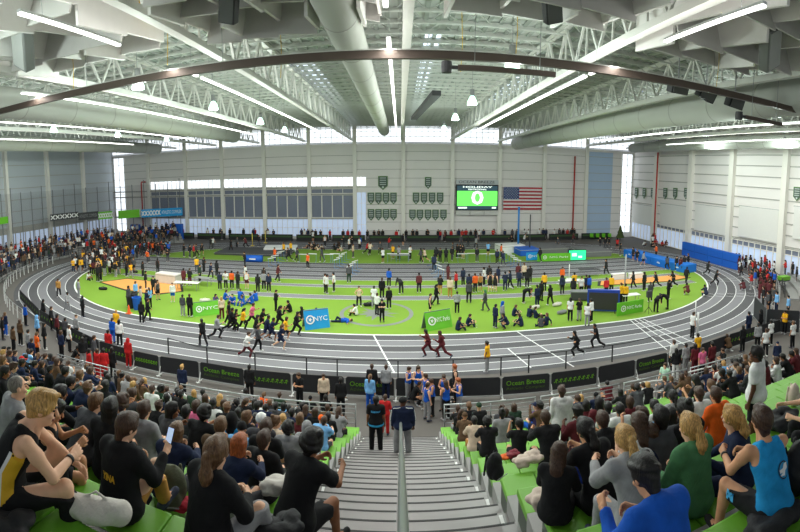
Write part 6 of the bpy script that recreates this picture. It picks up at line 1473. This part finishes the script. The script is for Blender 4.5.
for k in range(5):
    R = 24.6 + .9 * k + .4
    for a in np.arange(130, 233, 1.42 if k < 3 else 2.0):
        a2 = math.radians(a + crnd.uniform(-.5, .5))
        if crnd.random() < .86: anyone(CLX + R * math.cos(a2), CY + R * math.sin(a2), .15 + .30 * k, 90 - math.degrees(a2) + 180 + crnd.uniform(-30, 30), ['S', 'S', 'A', 'S2'], mixed)
def cluster(n, x0, x1, y0, y1, poses, tops_, face=None, bots=('lk', 'ld', 'ln', 'lk', 'sk', 'lg'), z=0):
    for i in range(n):
        X, Y = gp(crnd.uniform(x0, x1), crnd.uniform(y0, y1), z)
        if Y > 69.4: Y = 69.2
        anyone(X, Y, z, crnd.uniform(-180, 180) if face is None else face + crnd.uniform(-30, 30), poses, tops_, bots)
ST = ['S', 'S', 'A', 'S2', 'W']
cluster(20, 72, 100, 262, 274, ST, ['tw', 'jk', 'ty', 'jk', 'vw', 'jd']); cluster(46, 92, 132, 256, 278, ST, ['jk', 'ty', 'jk', 'jd', 'tw', 'vk', 'jm', 'jk']); cluster(24, 96, 150, 250, 264, ST, mixed); cluster(16, 112, 135, 262, 275, ST, ['ty', 'jk', 'vk', 'tw', 'jk', 'jd']); cluster(34, 126, 162, 251, 257, ST, ['jk', 'jm', 'jr', 'jB', 'jc', 'jk', 'to']); cluster(5, 164, 172, 252, 256, ST, ['tc', 'jb', 'jk'])
cluster(26, 736, 758, 262, 277, ST, ['jm', 'jm', 'tw', 'jm', 'jk'], bots=('lm', 'lk')); cluster(24, 758, 771, 281, 302, ST, ['jm', 'jm', 'jm', 'jk'], bots=('lm', 'lm', 'lk'))
cluster(30, 742, 800, 264, 290, ['S', 'A', 'S'], ['jk', 'jb', 'tw', 'jr', 'jk', 'jc', 'jd'], -60, z=.4); cluster(26, 642, 682, 243, 247, ['S', 'F', 'K'], ['jr', 'jr', 'jm', 'jk', 'tw'], 180); cluster(6, 738, 800, 306, 318, ['S'], ['jk', 'jc', 'jd'], -60, z=.3)
for px in np.arange(165, 580, 4.2):
    if crnd.random() < (.75 if px > 355 else .35): anyone(wx(px) * 69.2 / 70 + crnd.uniform(-.3, .3), 69.25 + crnd.uniform(-.2, .2), 0, 180, ['S', 'S', 'A'], ['jk', 'jk', 'jd', 'tk', 'jn', 'tw', 'jr'])
cluster(14, 306, 342, 247, 252.5, ['F', 'F2', 'F'], ['jd', 'tw', 'jk', 'te', 'jk']); cluster(4, 345, 365, 247, 251, ['F', 'S'], ['jb', 'tw', 'jk'])
FAR = '184 257 jk|190 258 jk|194 258 jr|197 257 jd|202 256 jk|211 250 jk|213 249 tw|231 252 jk|237 249 jd|246 249 jm|255 239 jr|259 247 jk|275 262 to|284 256 ty|291 255 ty|289 262 jk|297 262 jd|308 269 to|313 242 tw|325 247 vw|344 248 jk|352 248 jk|353 258 te|367 255 tr|370 256 te|380 255 jd|383 263 tw|389 249 jr|393 259 ty|399 260 tg|410 260 tw|403 246 jk|421 263 jd|425 263 te|436 262 jk|440 263 jk|446 263 jk|452 261 jk|453 256 jd|457 258 jk|460 258 jk|463 259 jk|461 247 jd|468 248 jk|476 249 jg|477 262 jk|488 256 tc|501 258 to|512 247 jk|445 242 tm|524 245 tw|197 273 ty|204 273 jk|573 244 jm|600 249 jk|605 249 jk|609 249 jk|617 250 tr|620 256 jk|633 261 jk|637 263 jk|643 266 jg|656 258 jo|667 271 jd|676 271 jk|680 272 jm|684 270 jk|688 268 jk|245 267 jk|168 262 jk|222 240 jd|268 240 tw|330 241 tr|322 262 jd|540 262 jk|558 249 jd|497 264 jn|503 266 jn'
for rec in FAR.split('|'):
    a, b_, c_ = rec.split(); X, Y = gp(float(a), float(b_)); spectator(X, Y, 0, crnd.uniform(-180, 180), crnd.choice(['S', 'S2', 'W', 'A', 'W2', 'R'] if c_ not in ('ty',) else ['S', 'A']), c_, crnd.choice(['lk', 'sk', 'lk', 'ld']), crnd.choice(['sk', 'sB', 'lk', 'kb']), crnd.choice('1223'), 1.0)
for X, Y, fc, pose, top, bot, hair, sk in SMALL: spectator(X, Y, 0, fc, pose, top, bot, hair, sk, crnd.uniform(.95, 1.02), 0)
me = to_mesh('distant_crowd', [(np.concatenate(CV), np.concatenate(CF))], [ms])
ca_ = me.color_attributes.new('tint', 'FLOAT_COLOR', 'POINT'); ca_.data.foreach_set('color', np.concatenate(CC).astype(np.float32).ravel())
cr = bpy.data.objects.new('distant_crowd', me); COL.objects.link(cr); cr['kind'] = 'stuff'; cr['label'] = 'small distant spectators and athletes around the bends and far wall'; cr['category'] = 'crowd'
# ================================================================= every person's own label
TK = dict(t='tee', h='hoodie', j='jacket', v='singlet'); BK = dict(l='trousers', s='shorts')
def hair_words(h):
    k, c = h
    if k in 'ceo': return '%s %s' % (CN[c], {'c': 'cap', 'e': 'beanie', 'o': 'hood up'}[k])
    return {'s': 'short %s hair', 'l': 'long %s hair', 'p': '%s ponytail', 'n': '%s bun', 'a': 'curly %s hair', 'b': 'balding %s hair', 'k': 'tousled %s hair'}[k] % HN[c]
PW = {'S': 'standing', 'S2': 'standing', 'A': 'arms forward', 'H': 'hands on hips', 'W': 'walking', 'W2': 'walking', 'R': 'running', 'R2': 'running', 'B': 'bending over', 'K': 'crouching', 'F': 'sitting', 'F2': 'reclining', 'L': 'lying', 'U': 'upright', 'T': 'leaning forward', 'T2': 'chin propped', 'U2': 'turned aside', 'V': 'looking down'}
def words_of(d, lvl):
    top = '%s %s' % (CN[d['top'][1]], TK[d['top'][0]]); z = d['zone']; ex = d['extra']
    if ex: return 'person in %s with %s, %s' % (top, ex, z)
    bt = '%s %s' % (CN[d['bot'][1]], BK[d['bot'][0]])
    if lvl == 0: return 'person in %s and %s %s' % (top, bt, z)
    if lvl == 1: return 'person in %s, %s, %s' % (top, hair_words(d['hair']), z)
    return 'person in %s, %s, %s %s' % (top, hair_words(d['hair']), PW.get(d['pose'], 'seated'), z)
left_ = list(PEOPLE)
for d in PEOPLE: d['lab'] = None
used_l = set()
for lvl in (0, 1, 2):
    by = {}
    for d in PEOPLE: by.setdefault(words_of(d, lvl), []).append(d)
    for k, v in by.items():
        if len(v) == 1 and v[0]['lab'] is None and k not in used_l: v[0]['lab'] = k; used_l.add(k)
by = {}
for d in PEOPLE:
    if d['lab'] is None: by.setdefault('person in %s %s, %s, %s' % (CN[d['top'][1]], TK[d['top'][0]], hair_words(d['hair']), d['zone']), []).append(d)
for k, v in by.items():
    allv = sorted([d for d in PEOPLE if 'person in %s %s, %s, %s' % (CN[d['top'][1]], TK[d['top'][0]], hair_words(d['hair']), d['zone']) == k], key=lambda d: d['px'])
    for d in v: d['lab'] = '%s, %s %s' % (k, nth(allv.index(d)), 'from left' if len(k.split()) <= 13 else 'across')
ZG = lambda z: 'spectators in the stand' if ' row ' in z or 'benches' in z or 'aisle' in z else ('people %s' % z)
for d in PEOPLE: tag(d['o'], d['lab'], 'person', ZG(d['zone']))
print('PEOPLE', len(PEOPLE), 'CROWD', len(CV), 'FILL', nf, 'BENCH', n_bench)
